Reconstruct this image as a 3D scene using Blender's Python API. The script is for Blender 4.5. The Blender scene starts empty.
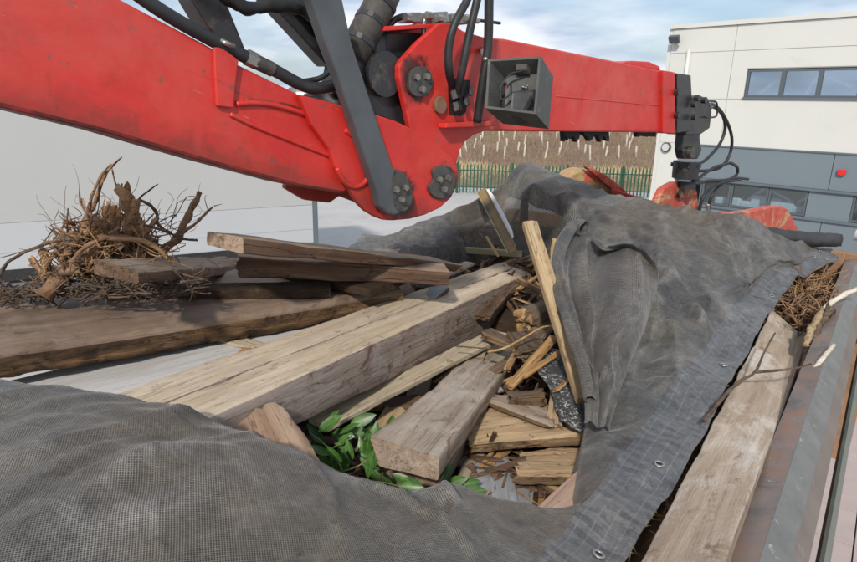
import bpy, bmesh, math, random
import numpy as np
from mathutils import Vector, Matrix, noise
random.seed(7)
rad = math.radians
SC = bpy.context.scene
COL = SC.collection
# ------------------------------------------------------------------ camera
FPX, PITCH, ROLL, HC = 610.0, rad(16.2), rad(1.2), 3.8
CAM = Vector((0, 0, HC))
Fv = Vector((0, math.cos(PITCH), -math.sin(PITCH)))
R0 = Vector((1, 0, 0)); U0 = Vector((0, math.sin(PITCH), math.cos(PITCH)))
Rv = R0 * math.cos(ROLL) + U0 * math.sin(ROLL)
Uv = U0 * math.cos(ROLL) - R0 * math.sin(ROLL)
cd = bpy.data.cameras.new('camera'); cam = bpy.data.objects.new('camera', cd); COL.objects.link(cam)
cd.sensor_width = 36; cd.lens = 36 * FPX / 857; cd.clip_start = 0.05; cd.clip_end = 2000
m = Matrix((Rv, Uv, -Fv)).transposed().to_4x4(); m.translation = CAM
cam.matrix_world = m
SC.camera = cam
# ------------------------------------------------------------------ sky and sun
SUN_AZ, SUN_EL = rad(192), rad(37)          # compass angle from +Y clockwise, so behind the camera and to its left
SUNV = Vector((math.sin(SUN_AZ) * math.cos(SUN_EL), math.cos(SUN_AZ) * math.cos(SUN_EL), math.sin(SUN_EL)))
w = bpy.data.worlds.new('World'); SC.world = w; w.use_nodes = True
nt = w.node_tree; nt.nodes.clear()
def nd(nt, t, **k):
    n = nt.nodes.new(t)
    for a, v in k.items():
        if a in n.inputs.keys() if hasattr(n.inputs, 'keys') else False: n.inputs[a].default_value = v
        else: setattr(n, a, v)
    return n
out = nd(nt, 'ShaderNodeOutputWorld'); bg = nd(nt, 'ShaderNodeBackground'); bg.inputs[1].default_value = 0.12
sky = nd(nt, 'ShaderNodeTexSky'); sky.sky_type = 'NISHITA'; sky.sun_disc = False
sky.sun_elevation = SUN_EL; sky.sun_rotation = SUN_AZ; sky.air_density = 1.0; sky.dust_density = 1.5
tc = nd(nt, 'ShaderNodeTexCoord'); mp = nd(nt, 'ShaderNodeMapping'); mp.inputs['Scale'].default_value = (1.2, 1.2, 5.0)
mp.inputs['Location'].default_value = (0.7, 0.2, 0.35)
nz = nd(nt, 'ShaderNodeTexNoise'); nz.inputs['Scale'].default_value = 2.2; nz.inputs['Detail'].default_value = 7; nz.inputs['Roughness'].default_value = 0.55
cr = nd(nt, 'ShaderNodeValToRGB'); cr.color_ramp.elements[0].position = 0.34; cr.color_ramp.elements[1].position = 0.52
cr.color_ramp.elements[0].color = (0.25, 0.25, 0.25, 1)
nz2 = nd(nt, 'ShaderNodeTexNoise'); nz2.inputs['Scale'].default_value = 4.5; nz2.inputs['Detail'].default_value = 6
cr2 = nd(nt, 'ShaderNodeValToRGB'); cr2.color_ramp.elements[0].position = 0.35; cr2.color_ramp.elements[1].position = 0.62
cr2.color_ramp.elements[0].color = (3.1, 4.1, 5.7, 1); cr2.color_ramp.elements[1].color = (7.6, 7.9, 8.4, 1)
mx = nd(nt, 'ShaderNodeMix'); mx.data_type = 'RGBA'
L = nt.links.new
L(tc.outputs['Generated'], mp.inputs[0]); L(mp.outputs[0], nz.inputs[0]); L(mp.outputs[0], nz2.inputs[0])
L(nz.outputs[0], cr.inputs[0]); L(nz2.outputs[0], cr2.inputs[0]); L(cr.outputs[0], mx.inputs[0])
L(sky.outputs[0], mx.inputs[6]); L(cr2.outputs[0], mx.inputs[7]); L(mx.outputs[2], bg.inputs[0]); L(bg.outputs[0], out.inputs[0])
sd = bpy.data.lights.new('sun', 'SUN'); sd.energy = 3.4; sd.angle = rad(3); sd.color = (1, 0.93, 0.83)
so = bpy.data.objects.new('sun', sd); COL.objects.link(so)
so.rotation_euler = SUNV.to_track_quat('Z', 'Y').to_euler()
SC.view_settings.view_transform = 'Standard'; SC.view_settings.look = 'None'
SC.view_settings.exposure = 0.10; SC.view_settings.gamma = 1
SC.cycles.use_denoising = True
SC.cycles.transparent_max_bounces = 16; SC.cycles.max_bounces = 8
# ------------------------------------------------------------------ helpers
def ray(px, py): return Fv + Rv * ((px - 428.5) / FPX) - Uv * ((py - 281) / FPX)
def P(px, py, d): return CAM + ray(px, py) * d
def H(px, py, h):
    r = ray(px, py); return CAM + r * (-h / r.z)
def Q(px, py, h, lift=0.0):
    r = ray(px, py); t = -h / r.z; return CAM + r * (t - lift)
def plane_hit(px, py, p0, n):
    r = ray(px, py); return CAM + r * ((p0 - CAM).dot(n) / r.dot(n))
def tag(o, label=None, cat=None, group=None, kind=None):
    if label: o['label'] = label
    if cat: o['category'] = cat
    if group: o['group'] = group
    if kind: o['kind'] = kind
    return o
def thing(name, loc, label, cat, group=None, kind=None):
    o = bpy.data.objects.new(name, None); COL.objects.link(o); o.location = loc
    o.empty_display_size = 0.1
    return tag(o, label, cat, group, kind)
def worldloc(o):
    v = Vector((0, 0, 0))
    while o is not None: v = v + o.location; o = o.parent
    return v
def link(name, me, mat, parent=None, loc=None):
    """links a mesh whose vertices are in world coordinates; its origin is moved to the parent's"""
    if mat is not None:
        for mt in (mat if isinstance(mat, (list, tuple)) else [mat]): me.materials.append(mt)
    o = bpy.data.objects.new(name, me); COL.objects.link(o)
    if parent is not None:
        off = worldloc(parent); me.transform(Matrix.Translation(-off)); o.parent = parent
    elif loc is not None:
        me.transform(Matrix.Translation(-Vector(loc))); o.location = loc
    return o
def bmlink(name, bm, mat, parent=None, loc=None, smooth=False):
    me = bpy.data.meshes.new(name); bm.normal_update(); bm.to_mesh(me); bm.free()
    if smooth: me.shade_smooth()
    return link(name, me, mat, parent, loc)
def pylink(name, vs, fs, mat, parent=None, loc=None, smooth=False):
    me = bpy.data.meshes.new(name); me.from_pydata([tuple(v) for v in vs], [], fs); me.update()
    if smooth: me.shade_smooth()
    return link(name, me, mat, parent, loc)
def fr(v, s=1.0, o=4, hh=0.6): return noise.fractal(Vector(v) * s, hh, 2.0, o)
# ---- materials
def newmat(name):
    mt = bpy.data.materials.new(name); mt.use_nodes = True
    nt = mt.node_tree; b = nt.nodes['Principled BSDF']
    return mt, nt, b
class G:
    """tiny node-graph writer"""
    def __init__(s, nt): s.nt = nt
    def n(s, t): return s.nt.nodes.new(t)
    def l(s, a, b): s.nt.links.new(a, b)
    def coord(s, kind='Object', scale=(1, 1, 1), rnd=False):
        if kind == 'World':
            c = s.n('ShaderNodeNewGeometry').outputs['Position']
        else:
            c = s.n('ShaderNodeTexCoord').outputs[kind]
        if rnd:
            oi = s.n('ShaderNodeObjectInfo'); mu = s.n('ShaderNodeMath'); mu.operation = 'MULTIPLY'; mu.inputs[1].default_value = 37.0
            s.l(oi.outputs['Random'], mu.inputs[0]); ad = s.n('ShaderNodeVectorMath'); ad.operation = 'ADD'
            s.l(c, ad.inputs[0]); s.l(mu.outputs[0], ad.inputs[1]); c = ad.outputs[0]
        mp = s.n('ShaderNodeMapping'); mp.inputs['Scale'].default_value = scale; s.l(c, mp.inputs[0]); return mp.outputs[0]
    def noise(s, vec, scale, detail=5, rough=0.6, dist=0.0):
        n = s.n('ShaderNodeTexNoise'); n.inputs['Scale'].default_value = scale; n.inputs['Detail'].default_value = detail
        n.inputs['Roughness'].default_value = rough; n.inputs['Distortion'].default_value = dist; s.l(vec, n.inputs['Vector']); return n.outputs[0]
    def ramp(s, f, stops, interp='LINEAR'):
        r = s.n('ShaderNodeValToRGB'); e = r.color_ramp.elements; r.color_ramp.interpolation = interp
        while len(e) < len(stops): e.new(0.5)
        for i, (p, c) in enumerate(stops):
            e[i].position = p; e[i].color = (*c, 1) if isinstance(c, (tuple, list)) else (c, c, c, 1)
        s.l(f, r.inputs[0]); return r.outputs[0]
    def mix(s, f, a, b, mode='MIX'):
        m = s.n('ShaderNodeMix'); m.data_type = 'RGBA'; m.blend_type = mode
        for i, v in ((0, f), (6, a), (7, b)):
            if isinstance(v, (int, float)) and i == 0: m.inputs[0].default_value = v
            elif isinstance(v, (tuple, list)): m.inputs[i].default_value = (*v, 1)
            else: s.l(v, m.inputs[i])
        return m.outputs[2]
    def math(s, op, a, b=None, c=None):
        m = s.n('ShaderNodeMath'); m.operation = op
        for i, v in enumerate((a, b, c)):
            if v is None: continue
            if isinstance(v, (int, float)): m.inputs[i].default_value = v
            else: s.l(v, m.inputs[i])
        return m.outputs[0]
    def bump(s, h, strength, dist, bsdf, prev=None):
        b = s.n('ShaderNodeBump'); b.inputs['Strength'].default_value = strength; b.inputs['Distance'].default_value = dist
        s.l(h, b.inputs['Height'])
        if prev is not None: s.l(prev, b.inputs['Normal'])
        s.l(b.outputs[0], bsdf.inputs['Normal']); return b.outputs[0]
def wood(name, lo, mid, hi, grey=(0.2, 0.18, 0.16), gamt=0.4, dirt=(0.045, 0.03, 0.02), damt=0.3, rough=0.8, gs=1.0, bump=0.6, crack=0.5):
    mt, nt, b = newmat(name); g = G(nt)
    v = g.coord('Object', (1.3 * gs, 22 * gs, 22 * gs), True); v2 = g.coord('Object', (1, 1.6, 1.6), True)
    vf = g.coord('Object', (6 * gs, 130 * gs, 130 * gs), True)
    n1 = g.noise(v, 1.0, 6, 0.65, 0.6); n2 = g.noise(vf, 1.0, 4, 0.7)
    c = g.ramp(n1, [(0.28, lo), (0.5, mid), (0.72, hi)])
    c = g.mix(g.ramp(n2, [(0.3, 0.0), (0.72, 0.45)]), c, lo)
    sp = g.noise(g.coord('Object', (1, 1.4, 1.4), True), 38.0, 6, 0.85)
    c = g.mix(g.ramp(sp, [(0.63, 0.0), (0.70, 0.6)]), c, dirt)
    gm = g.noise(v2, 2.6, 8, 0.7, 0.4)
    c = g.mix(g.ramp(gm, [(0.62 - 0.32 * gamt, 0.0), (0.80 - 0.32 * gamt, min(1, gamt * 1.8))]), c, grey)
    dm = g.noise(v2, 7.0, 9, 0.75, 0.8)
    c = g.mix(g.ramp(dm, [(0.66 - 0.3 * damt, 0.0), (0.76 - 0.3 * damt, 0.9)]), c, dirt)
    # drying cracks
    vc = g.coord('Object', (0.9, 16, 16), True); cn = g.noise(vc, 1.6, 3, 0.5, 0.3)
    ck = g.math('ABSOLUTE', g.math('SUBTRACT', cn, 0.5))
    ckr = g.ramp(ck, [(0.0, 1.0), (0.0055, 0.0)])
    c = g.mix(g.math('MULTIPLY', ckr, crack), c, dirt)
    # small pale scuffs
    sc = g.noise(g.coord('Object', (14, 40, 40), True), 2.0, 4, 0.8)
    c = g.mix(g.ramp(sc, [(0.66, 0.0), (0.74, 0.55)]), c, hi)
    nt.links.new(c, b.inputs['Base Color']); b.inputs['Roughness'].default_value = rough
    hgt = g.math('ADD', g.math('MULTIPLY', n1, 0.5), g.math('ADD', g.math('MULTIPLY', n2, 0.35), g.math('MULTIPLY', dm, 0.5)))
    hgt = g.math('SUBTRACT', hgt, g.math('MULTIPLY', ckr, 1.4 * crack))
    g.bump(g.math('ADD', hgt, g.math('MULTIPLY', sp, 0.5)), min(1, bump * 1.4), 0.009, b)
    b.inputs['Specular IOR Level'].default_value = 0.25
    return mt
def plain(name, col, rough=0.6, metal=0.0, var=0.25, ns=6.0, bump=0.15, dirt=None, damt=0.3, spec=0.4, dirtscale=3.0, bdist=0.004):
    mt, nt, b = newmat(name); g = G(nt)
    v = g.coord('World')
    n1 = g.noise(v, ns, 6, 0.65); n2 = g.noise(v, ns * 9, 4, 0.7)
    c = g.mix(g.ramp(n1, [(0.25, 0.0), (0.75, 1.0)]), tuple(x * (1 - var) for x in col), tuple(min(1, x * (1 + var)) for x in col))
    if dirt is not None:
        dm = g.noise(v, dirtscale, 9, 0.72, 0.5)
        dr = g.ramp(dm, [(0.66 - 0.3 * damt, 0.0), (0.78 - 0.3 * damt, 0.95)])
        c = g.mix(dr, c, dirt)
    nt.links.new(c, b.inputs['Base Color']); b.inputs['Metallic'].default_value = metal
    nt.links.new(g.ramp(n1, [(0.2, max(0, rough - 0.12)), (0.8, min(1, rough + 0.12))]), b.inputs['Roughness'])
    b.inputs['Specular IOR Level'].default_value = spec
    if bump: g.bump(g.math('ADD', n1, g.math('MULTIPLY', n2, 0.4)), bump, bdist, b)
    return mt
# ---- solids
def beam_mesh(L, W, T, rough=0.004, er=0.008, n=None, jag0=0.0, jag1=0.0, wav=0.0, seed=0, seg=5, matf=None, taper=0.0, chip=0.0):
    """worn beam along X, centred; rounded cross-section rings with noise and broken ends"""
    n = n or max(8, int(L / 0.03)); sx = Vector((seed * 3.17, seed * 1.31, seed * 7.7))
    ring = []
    er = min(er, W * 0.3, T * 0.3)
    def side(a, b):
        for i in range(seg): ring.append((a[0] + (b[0] - a[0]) * i / seg, a[1] + (b[1] - a[1]) * i / seg))
    hw, ht = W / 2, T / 2
    side((-hw + er, ht), (hw - er, ht)); ring.append((hw - er, ht)); ring.append((hw - er * .3, ht - er * .3)); side((hw, ht - er), (hw, -ht + er)); ring.append((hw, -ht + er)); ring.append((hw - er * .3, -ht + er * .3))
    side((hw - er, -ht), (-hw + er, -ht)); ring.append((-hw + er, -ht)); ring.append((-hw + er * .3, -ht + er * .3)); side((-hw, -ht + er), (-hw, ht - er)); ring.append((-hw, ht - er)); ring.append((-hw + er * .3, ht - er * .3))
    k = len(ring); vs = []; fs = []
    for i in range(n + 1):
        x0 = -L / 2 + L * i / n; u = i / n
        for (y, z) in ring:
            x = x0
            if jag0 and i <= 2: x += jag0 * abs(noise.noise(Vector((0, y * 28, z * 28)) + sx)) * 1.8 * (1 - i / 3)
            if jag1 and i >= n - 2: x -= jag1 * abs(noise.noise(Vector((5, y * 28, z * 28)) + sx)) * 1.8 * (1 - (n - i) / 3)
            q = Vector((x * 5, y * 12, z * 12)) + sx
            d = noise.fractal(q, 0.7, 2.1, 4) * rough
            corner = (abs(y) / hw) ** 6 * (abs(z) / ht) ** 6
            ch = 0
            if chip: ch = max(0, noise.noise(Vector((x * 7, 0.3 * y, 0.3 * z)) + sx * 2) - 0.05) * chip * corner
            s = 1 - taper * u
            yy = y * s * (1 + d / hw - ch / hw); zz = z * s * (1 + d / ht - ch / ht)
            if wav:
                yy += wav * noise.noise(Vector((x * 1.7, 1, 0)) + sx); zz += wav * 0.6 * noise.noise(Vector((x * 1.3, 9, 0)) + sx)
            vs.append((x, yy, zz))
    for i in range(n):
        for j in range(k):
            a = i * k + j; b2 = i * k + (j + 1) % k; fs.append((a, a + k, b2 + k, b2))
    for e, i in ((0, 0), (1, n)):
        jg = jag0 if e == 0 else jag1
        base = i * k; cx = sum(vs[base + j][0] for j in range(k)) / k
        prev = base
        for q in (0.66, 0.33):
            st = len(vs)
            for j in range(k):
                v = vs[base + j]; x = cx + (v[0] - cx) * q * 0.6 + (jg * 0.9 + 0.002) * noise.noise(Vector((cx, v[1] * q * 50, v[2] * q * 50)) + sx) * (1 if e == 0 else 1)
                vs.append((x, v[1] * q, v[2] * q))
            for j in range(k):
                a, b2 = prev + j, prev + (j + 1) % k; c, d2 = st + (j + 1) % k, st + j
                fs.append((a, b2, c, d2) if e == 0 else (b2, a, d2, c))
            prev = st
        vs.append((cx, 0, 0)); ci = len(vs) - 1
        for j in range(k):
            a, b2 = prev + j, prev + (j + 1) % k
            fs.append((a, b2, ci) if e == 0 else (b2, a, ci))
    me = bpy.data.meshes.new('beam'); me.from_pydata(vs, [], fs); me.update()
    if matf:
        for q, p in enumerate(me.polygons):
            if q < n * k:
                (y0, z0), (y1, z1) = ring[q % k], ring[(q % k + 1) % k]
                p.material_index = matf(p.center, Vector((0, z0 - z1, y1 - y0)).normalized())
            else: p.material_index = matf(p.center, p.normal)
    me.shade_smooth()
    try: me.set_sharp_from_angle(angle=rad(50))
    except Exception: pass
    return me
def proj(v):
    d = v - CAM; z = d.dot(Fv); return (428.5 + FPX * d.dot(Rv) / z, 281 - FPX * d.dot(Uv) / z)
def fit_box(A, B, W, T, corners=None, wd=0.03, wh=0.06):
    """A, B = (px, py, h) of the ends of the top face's centre line; corners {(sx,sy,sz): (px,py)} refine pose and size"""
    a, b = H(*A), H(*B); x = (b - a); Ln = x.length; x.normalize()
    y = Vector((0, 0, 1)).cross(x).normalized(); z = x.cross(y)
    R = Matrix((x, y, z)).transposed(); c = (a + b) / 2 - z * T / 2
    p = np.array([c.x, c.y, c.z, 0, 0, 0, 0, 0, 0], float); p0 = p.copy()
    def mk(p):
        rot = (Matrix.Rotation(p[3], 3, 'X') @ Matrix.Rotation(p[4], 3, 'Y') @ Matrix.Rotation(p[5], 3, 'Z'))
        return Vector(p[:3]), R @ rot, Ln * math.exp(p[6]), W * math.exp(p[7]), T * math.exp(p[8])
    if corners:
        def res(p):
            c, RR, l, w_, t = mk(p); r = []
            for s, q in corners.items():
                u, v = proj(c + RR @ Vector((s[0] * l / 2, s[1] * w_ / 2, s[2] * t / 2)))
                r += [(u - q[0]) / 1.5, (v - q[1]) / 1.5]
            dp = p - p0
            r += [dp[0] / .5, dp[1] / .5, dp[2] / wh, dp[3] / .06, dp[4] / .12, dp[5] / .2, dp[6] / .3, dp[7] / .15, dp[8] / .12]
            return np.array(r)
        lam = 1e-2
        for it in range(40):
            r = res(p); J = np.zeros((len(r), 9))
            for i in range(9):
                q = p.copy(); q[i] += 1e-5; J[:, i] = (res(q) - r) / 1e-5
            dlt = np.linalg.solve(J.T @ J + lam * np.eye(9), -J.T @ r)
            pn = p + dlt
            if np.abs(pn[3:6]).max() < 1.2 and (res(pn) ** 2).sum() < (r ** 2).sum(): p = pn; lam *= 0.4
            else: lam *= 4
    if DEBUG: print('FIT', A, 'pos', [round(x, 2) for x in p], 'dims', [round(x, 3) for x in mk(p)[2:]], 'err', round(float(np.abs(res(p)[:2 * len(corners)]).max() * 1.5), 1) if corners else '')
    return mk(p)
DEBUG = False
SEED = [0]
def warp(me, c, R, l, w_, t, corners):
    """timber is never quite square: pull the ends to their measured corners"""
    if not corners: return
    off = {}
    for s_, q in corners.items():
        p = c + R @ Vector((s_[0] * l / 2, s_[1] * w_ / 2, s_[2] * t / 2)); d = (p - CAM).dot(Fv)
        off[s_] = R.transposed() @ (P(q[0], q[1], d) - p)
    for sx in (-1, 1):
        for sy in (-1, 1):
            for sz in (-1, 1):
                k = (sx, sy, sz)
                if k in off: continue
                c1 = [v for s_, v in off.items() if s_ in corners and s_[0] == sx] or [v for s_, v in off.items() if s_ in corners]
                wts = [(1.0 if s_[1] == sy else .5) + (1.0 if s_[2] == sz else .5) for s_ in corners if s_[0] == sx] or [1] * len(c1)
                off[k] = sum((v * a for v, a in zip(c1, wts)), Vector()) / sum(wts)
    for v in me.vertices:
        a, b, g_ = v.co.x / l + .5, v.co.y / w_ + .5, v.co.z / t + .5
        o = Vector()
        for k, q in off.items():
            o += q * ((a if k[0] > 0 else 1 - a) * (b if k[1] > 0 else 1 - b) * (g_ if k[2] > 0 else 1 - g_))
        v.co += o
    me.update()
def timber(name, A, B, W, T, mat, label, cat='timber', corners=None, group=None, parent=None, matf=None, **k):
    c, R, l, w_, t = fit_box(A, B, W, T, corners, k.pop('wd', 0.03), k.pop('wh', 0.06))
    SEED[0] += 1
    me = beam_mesh(l, w_, t, seed=SEED[0], matf=matf, **k)
    warp(me, c, R, l, w_, t, corners)
    for mt in (mat if isinstance(mat, (list, tuple)) else [mat]): me.materials.append(mt)
    o = bpy.data.objects.new(name, me); COL.objects.link(o)
    M = R.to_4x4(); M.translation = c
    o.matrix_world = M
    if parent is not None:
        o.parent = parent; o.matrix_parent_inverse = Matrix.Identity(4)
        M2 = R.to_4x4(); M2.translation = c - worldloc(parent); o.matrix_basis = M2
    else: tag(o, label, cat, group)
    return o
def smooth_path(pts, sub=6):
    pts = [Vector(p) for p in pts]; o = []
    for i in range(len(pts) - 1):
        p0 = pts[max(i - 1, 0)]; p1 = pts[i]; p2 = pts[i + 1]; p3 = pts[min(i + 2, len(pts) - 1)]
        for j in range(sub):
            t = j / sub
            o.append(0.5 * ((2 * p1) + (p2 - p0) * t + (2 * p0 - 5 * p1 + 4 * p2 - p3) * t * t + (3 * p1 - p0 - 3 * p2 + p3) * t ** 3))
    o.append(pts[-1]); return o
def tube_geo(pts, r0, r1=None, seg=8, jit=0.0, V=None, F=None, sub=6, smoothp=True, flat=1.0):
    V = [] if V is None else V; F = [] if F is None else F
    r1 = r0 if r1 is None else r1
    p = smooth_path(pts, sub) if smoothp else [Vector(q) for q in pts]
    n = len(p); base = len(V); up = Vector((0.13, 0.21, 1)).normalized()
    for i in range(n):
        t = (p[min(i + 1, n - 1)] - p[max(i - 1, 0)]).normalized()
        a = t.cross(up)
        if a.length < 1e-3: a = t.cross(Vector((1, 0, 0)))
        a.normalize(); b = t.cross(a)
        r = r0 + (r1 - r0) * i / (n - 1)
        for j in range(seg):
            an = 2 * math.pi * j / seg
            rr = r * (1 + jit * noise.noise(p[i] * 25 + Vector((math.cos(an), math.sin(an), j)) * 1.3))
            V.append(p[i] + a * math.cos(an) * rr + b * math.sin(an) * rr * flat)
    for i in range(n - 1):
        for j in range(seg):
            q = base + i * seg + j; q2 = base + i * seg + (j + 1) % seg; F.append((q, q2, q2 + seg, q + seg))
    F.append(tuple(base + j for j in range(seg))[::-1]); F.append(tuple(base + (n - 1) * seg + j for j in range(seg)))
    return V, F
def tube(name, pts, r0, mat, parent=None, r1=None, seg=10, jit=0.0, loc=None, sub=6, smoothp=True):
    V, F = tube_geo(pts, r0, r1, seg, jit, sub=sub, smoothp=smoothp)
    return pylink(name, V, F, mat, parent, loc, True)
def boxgeo(bm, c, ax, ay, az, bevel=0.0):
    """box given centre and three half-axis vectors"""
    vs = [bm.verts.new(c + ax * sx + ay * sy + az * sz) for sx in (-1, 1) for sy in (-1, 1) for sz in (-1, 1)]
    fs = [bm.faces.new([vs[i] for i in q]) for q in ((0, 1, 3, 2), (4, 6, 7, 5), (0, 4, 5, 1), (2, 3, 7, 6), (0, 2, 6, 4), (1, 5, 7, 3))]
    if bevel:
        es = list({e for f in fs for e in f.edges}); bmesh.ops.bevel(bm, geom=es, offset=bevel, segments=2, affect='EDGES', profile=0.5)
def box(name, c, ax, ay, az, mat, parent=None, bevel=0.0, loc=None):
    bm = bmesh.new(); boxgeo(bm, Vector(c), Vector(ax), Vector(ay), Vector(az), bevel)
    bmesh.ops.recalc_face_normals(bm, faces=bm.faces)
    return bmlink(name, bm, mat, parent, loc)
def prism(name, pts, ext, mat, parent=None, bevel=0.0, loc=None, segs=2):
    """closed outline of world points extruded by the vector ext"""
    bm = bmesh.new(); a = [bm.verts.new(p) for p in pts]; b = [bm.verts.new(Vector(p) + ext) for p in pts]; n = len(pts)
    bm.faces.new(a); bm.faces.new(b[::-1])
    for i in range(n): bm.faces.new((a[i], b[i], b[(i + 1) % n], a[(i + 1) % n]))
    bmesh.ops.recalc_face_normals(bm, faces=bm.faces)
    if bevel: bmesh.ops.bevel(bm, geom=[e for e in bm.edges if e.calc_face_angle(0) > 0.3], offset=bevel, segments=segs, affect='EDGES', profile=0.5)
    return bmlink(name, bm, mat, parent, loc)
def cyl(name, c, axis, r, h, mat, parent=None, seg=20, bevel=0.0, r2=None, loc=None):
    bm = bmesh.new(); ax = Vector(axis).normalized(); t = ax.orthogonal().normalized(); s = ax.cross(t)
    r2 = r if r2 is None else r2
    A = [bm.verts.new(Vector(c) + (t * math.cos(2 * math.pi * i / seg) + s * math.sin(2 * math.pi * i / seg)) * r) for i in range(seg)]
    B = [bm.verts.new(Vector(c) + ax * h + (t * math.cos(2 * math.pi * i / seg) + s * math.sin(2 * math.pi * i / seg)) * r2) for i in range(seg)]
    bm.faces.new(A[::-1]); bm.faces.new(B)
    for i in range(seg): bm.faces.new((A[i], A[(i + 1) % seg], B[(i + 1) % seg], B[i]))
    if bevel: bmesh.ops.bevel(bm, geom=[e for e in bm.edges if e.calc_face_angle(0) > 1.0], offset=bevel, segments=2, affect='EDGES', profile=0.5)
    return bmlink(name, bm, mat, parent, loc)
# ------------------------------------------------------------------ materials
M = {}
M['pale'] = wood('pale_sawn_wood', (0.40, 0.30, 0.20), (0.58, 0.475, 0.345), (0.70, 0.61, 0.48), (0.42, 0.34, 0.27), 0.42, (0.24, 0.16, 0.10), 0.24, crack=.28)
M['chunk'] = wood('rough_tan_chunk', (0.20, 0.125, 0.08), (0.36, 0.25, 0.17), (0.50, 0.39, 0.29), (0.33, 0.23, 0.16), 0.4, (0.19, 0.085, 0.045), 0.42, gs=.28, bump=1.2, crack=.3)
M['greyw'] = wood('grey_weathered_wood', (0.19, 0.14, 0.11), (0.34, 0.275, 0.23), (0.49, 0.42, 0.37), (0.44, 0.39, 0.36), 0.35, (0.13, 0.07, 0.04), 0.46)
M['tanw'] = wood('tan_weathered_wood', (0.22, 0.155, 0.11), (0.38, 0.30, 0.225), (0.52, 0.44, 0.36), (0.44, 0.39, 0.34), 0.35, (0.12, 0.07, 0.045), 0.28)
M['tanside'] = wood('tan_rough_side', (0.20, 0.145, 0.105), (0.34, 0.26, 0.195), (0.47, 0.39, 0.30), (0.31, 0.26, 0.21), 0.35, (0.13, 0.08, 0.05), 0.24)
M['brown'] = wood('dark_brown_wood', (0.065, 0.036, 0.022), (0.145, 0.085, 0.055), (0.26, 0.165, 0.11), (0.18, 0.13, 0.10), 0.3, (0.04, 0.022, 0.014), 0.32, bump=0.9)
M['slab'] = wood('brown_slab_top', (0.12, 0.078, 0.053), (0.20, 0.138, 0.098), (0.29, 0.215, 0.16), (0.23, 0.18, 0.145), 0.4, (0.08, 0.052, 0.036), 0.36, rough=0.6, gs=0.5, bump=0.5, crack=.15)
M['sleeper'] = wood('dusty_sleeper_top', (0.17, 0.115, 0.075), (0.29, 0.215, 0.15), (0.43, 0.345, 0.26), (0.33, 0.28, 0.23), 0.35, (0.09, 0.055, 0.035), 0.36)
M['sleeper'] = wood('dusty_sleeper_top', (0.17, 0.115, 0.075), (0.29, 0.215, 0.15), (0.43, 0.345, 0.26), (0.33, 0.28, 0.23), 0.35, (0.09, 0.055, 0.035), 0.36)
M['sawnend'] = wood('pale_sawn_end', (0.28, 0.19, 0.13), (0.42, 0.30, 0.22), (0.56, 0.43, 0.33), (0.36, 0.27, 0.2), 0.3, (0.13, 0.08, 0.05), 0.35)
M['slabedge'] = wood('bark_slab_edge', (0.035, 0.02, 0.012), (0.15, 0.085, 0.04), (0.32, 0.195, 0.09), (0.13, 0.095, 0.07), 0.3, (0.025, 0.015, 0.01), 0.5, bump=1.2)
M['dusty'] = wood('dusty_tread_top', (0.25, 0.195, 0.145), (0.40, 0.33, 0.26), (0.56, 0.49, 0.41), (0.50, 0.46, 0.41), 0.42, (0.14, 0.09, 0.06), 0.34, crack=.25)
M['yellow'] = wood('yellow_softwood', (0.30, 0.18, 0.07), (0.45, 0.30, 0.13), (0.60, 0.45, 0.24), (0.26, 0.20, 0.12), 0.3, (0.14, 0.08, 0.035), 0.2)
M['white'] = wood('white_painted_board', (0.40, 0.385, 0.37), (0.50, 0.49, 0.48), (0.60, 0.59, 0.58), (0.40, 0.37, 0.35), 0.35, (0.20, 0.16, 0.12), 0.16, bump=0.2)
M['cream'] = wood('cream_board_edge', (0.32, 0.25, 0.165), (0.46, 0.38, 0.27), (0.60, 0.52, 0.39), (0.34, 0.27, 0.19), 0.3, (0.13, 0.085, 0.05), 0.25)
M['ply'] = wood('broken_plywood', (0.30, 0.19, 0.10), (0.47, 0.34, 0.20), (0.62, 0.48, 0.32), (0.30, 0.22, 0.15), 0.3, (0.11, 0.065, 0.035), 0.28, bump=1.0)
M['plyedge'] = wood('ragged_ply_edge', (0.06, 0.035, 0.018), (0.17, 0.11, 0.06), (0.36, 0.25, 0.14), (0.14, 0.1, 0.07), 0.4, (0.03, 0.018, 0.01), 0.5, bump=1.2)
M['splint'] = wood('splintered_wood', (0.22, 0.11, 0.045), (0.44, 0.27, 0.12), (0.66, 0.50, 0.28), (0.24, 0.16, 0.09), 0.2, (0.10, 0.05, 0.02), 0.3, bump=1.2)
M['bluegrey'] = wood('grey_blue_board', (0.20, 0.20, 0.20), (0.31, 0.32, 0.34), (0.44, 0.45, 0.47), (0.36, 0.36, 0.38), 0.3, (0.1, 0.08, 0.06), 0.25, bump=0.4)
M['pink'] = wood('pinkish_board', (0.30, 0.20, 0.15), (0.42, 0.29, 0.22), (0.54, 0.40, 0.31), (0.38, 0.3, 0.25), 0.3, (0.15, 0.09, 0.06), 0.15, bump=0.4)
M['rightpl'] = wood('bleached_plank', (0.30, 0.225, 0.16), (0.45, 0.36, 0.275), (0.64, 0.585, 0.50), (0.70, 0.66, 0.60), 0.45, (0.22, 0.15, 0.095), 0.33, gs=0.6, bump=0.9, crack=.08)
M['bark'] = wood('rough_bark', (0.07, 0.045, 0.03), (0.15, 0.105, 0.07), (0.28, 0.20, 0.135), (0.16, 0.13, 0.1), 0.35, (0.035, 0.02, 0.012), 0.4, bump=1.2)
M['root'] = wood('root_wood', (0.12, 0.065, 0.035), (0.26, 0.155, 0.09), (0.44, 0.29, 0.18), (0.24, 0.17, 0.12), 0.3, (0.05, 0.028, 0.016), 0.33, bump=1.0)
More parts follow.
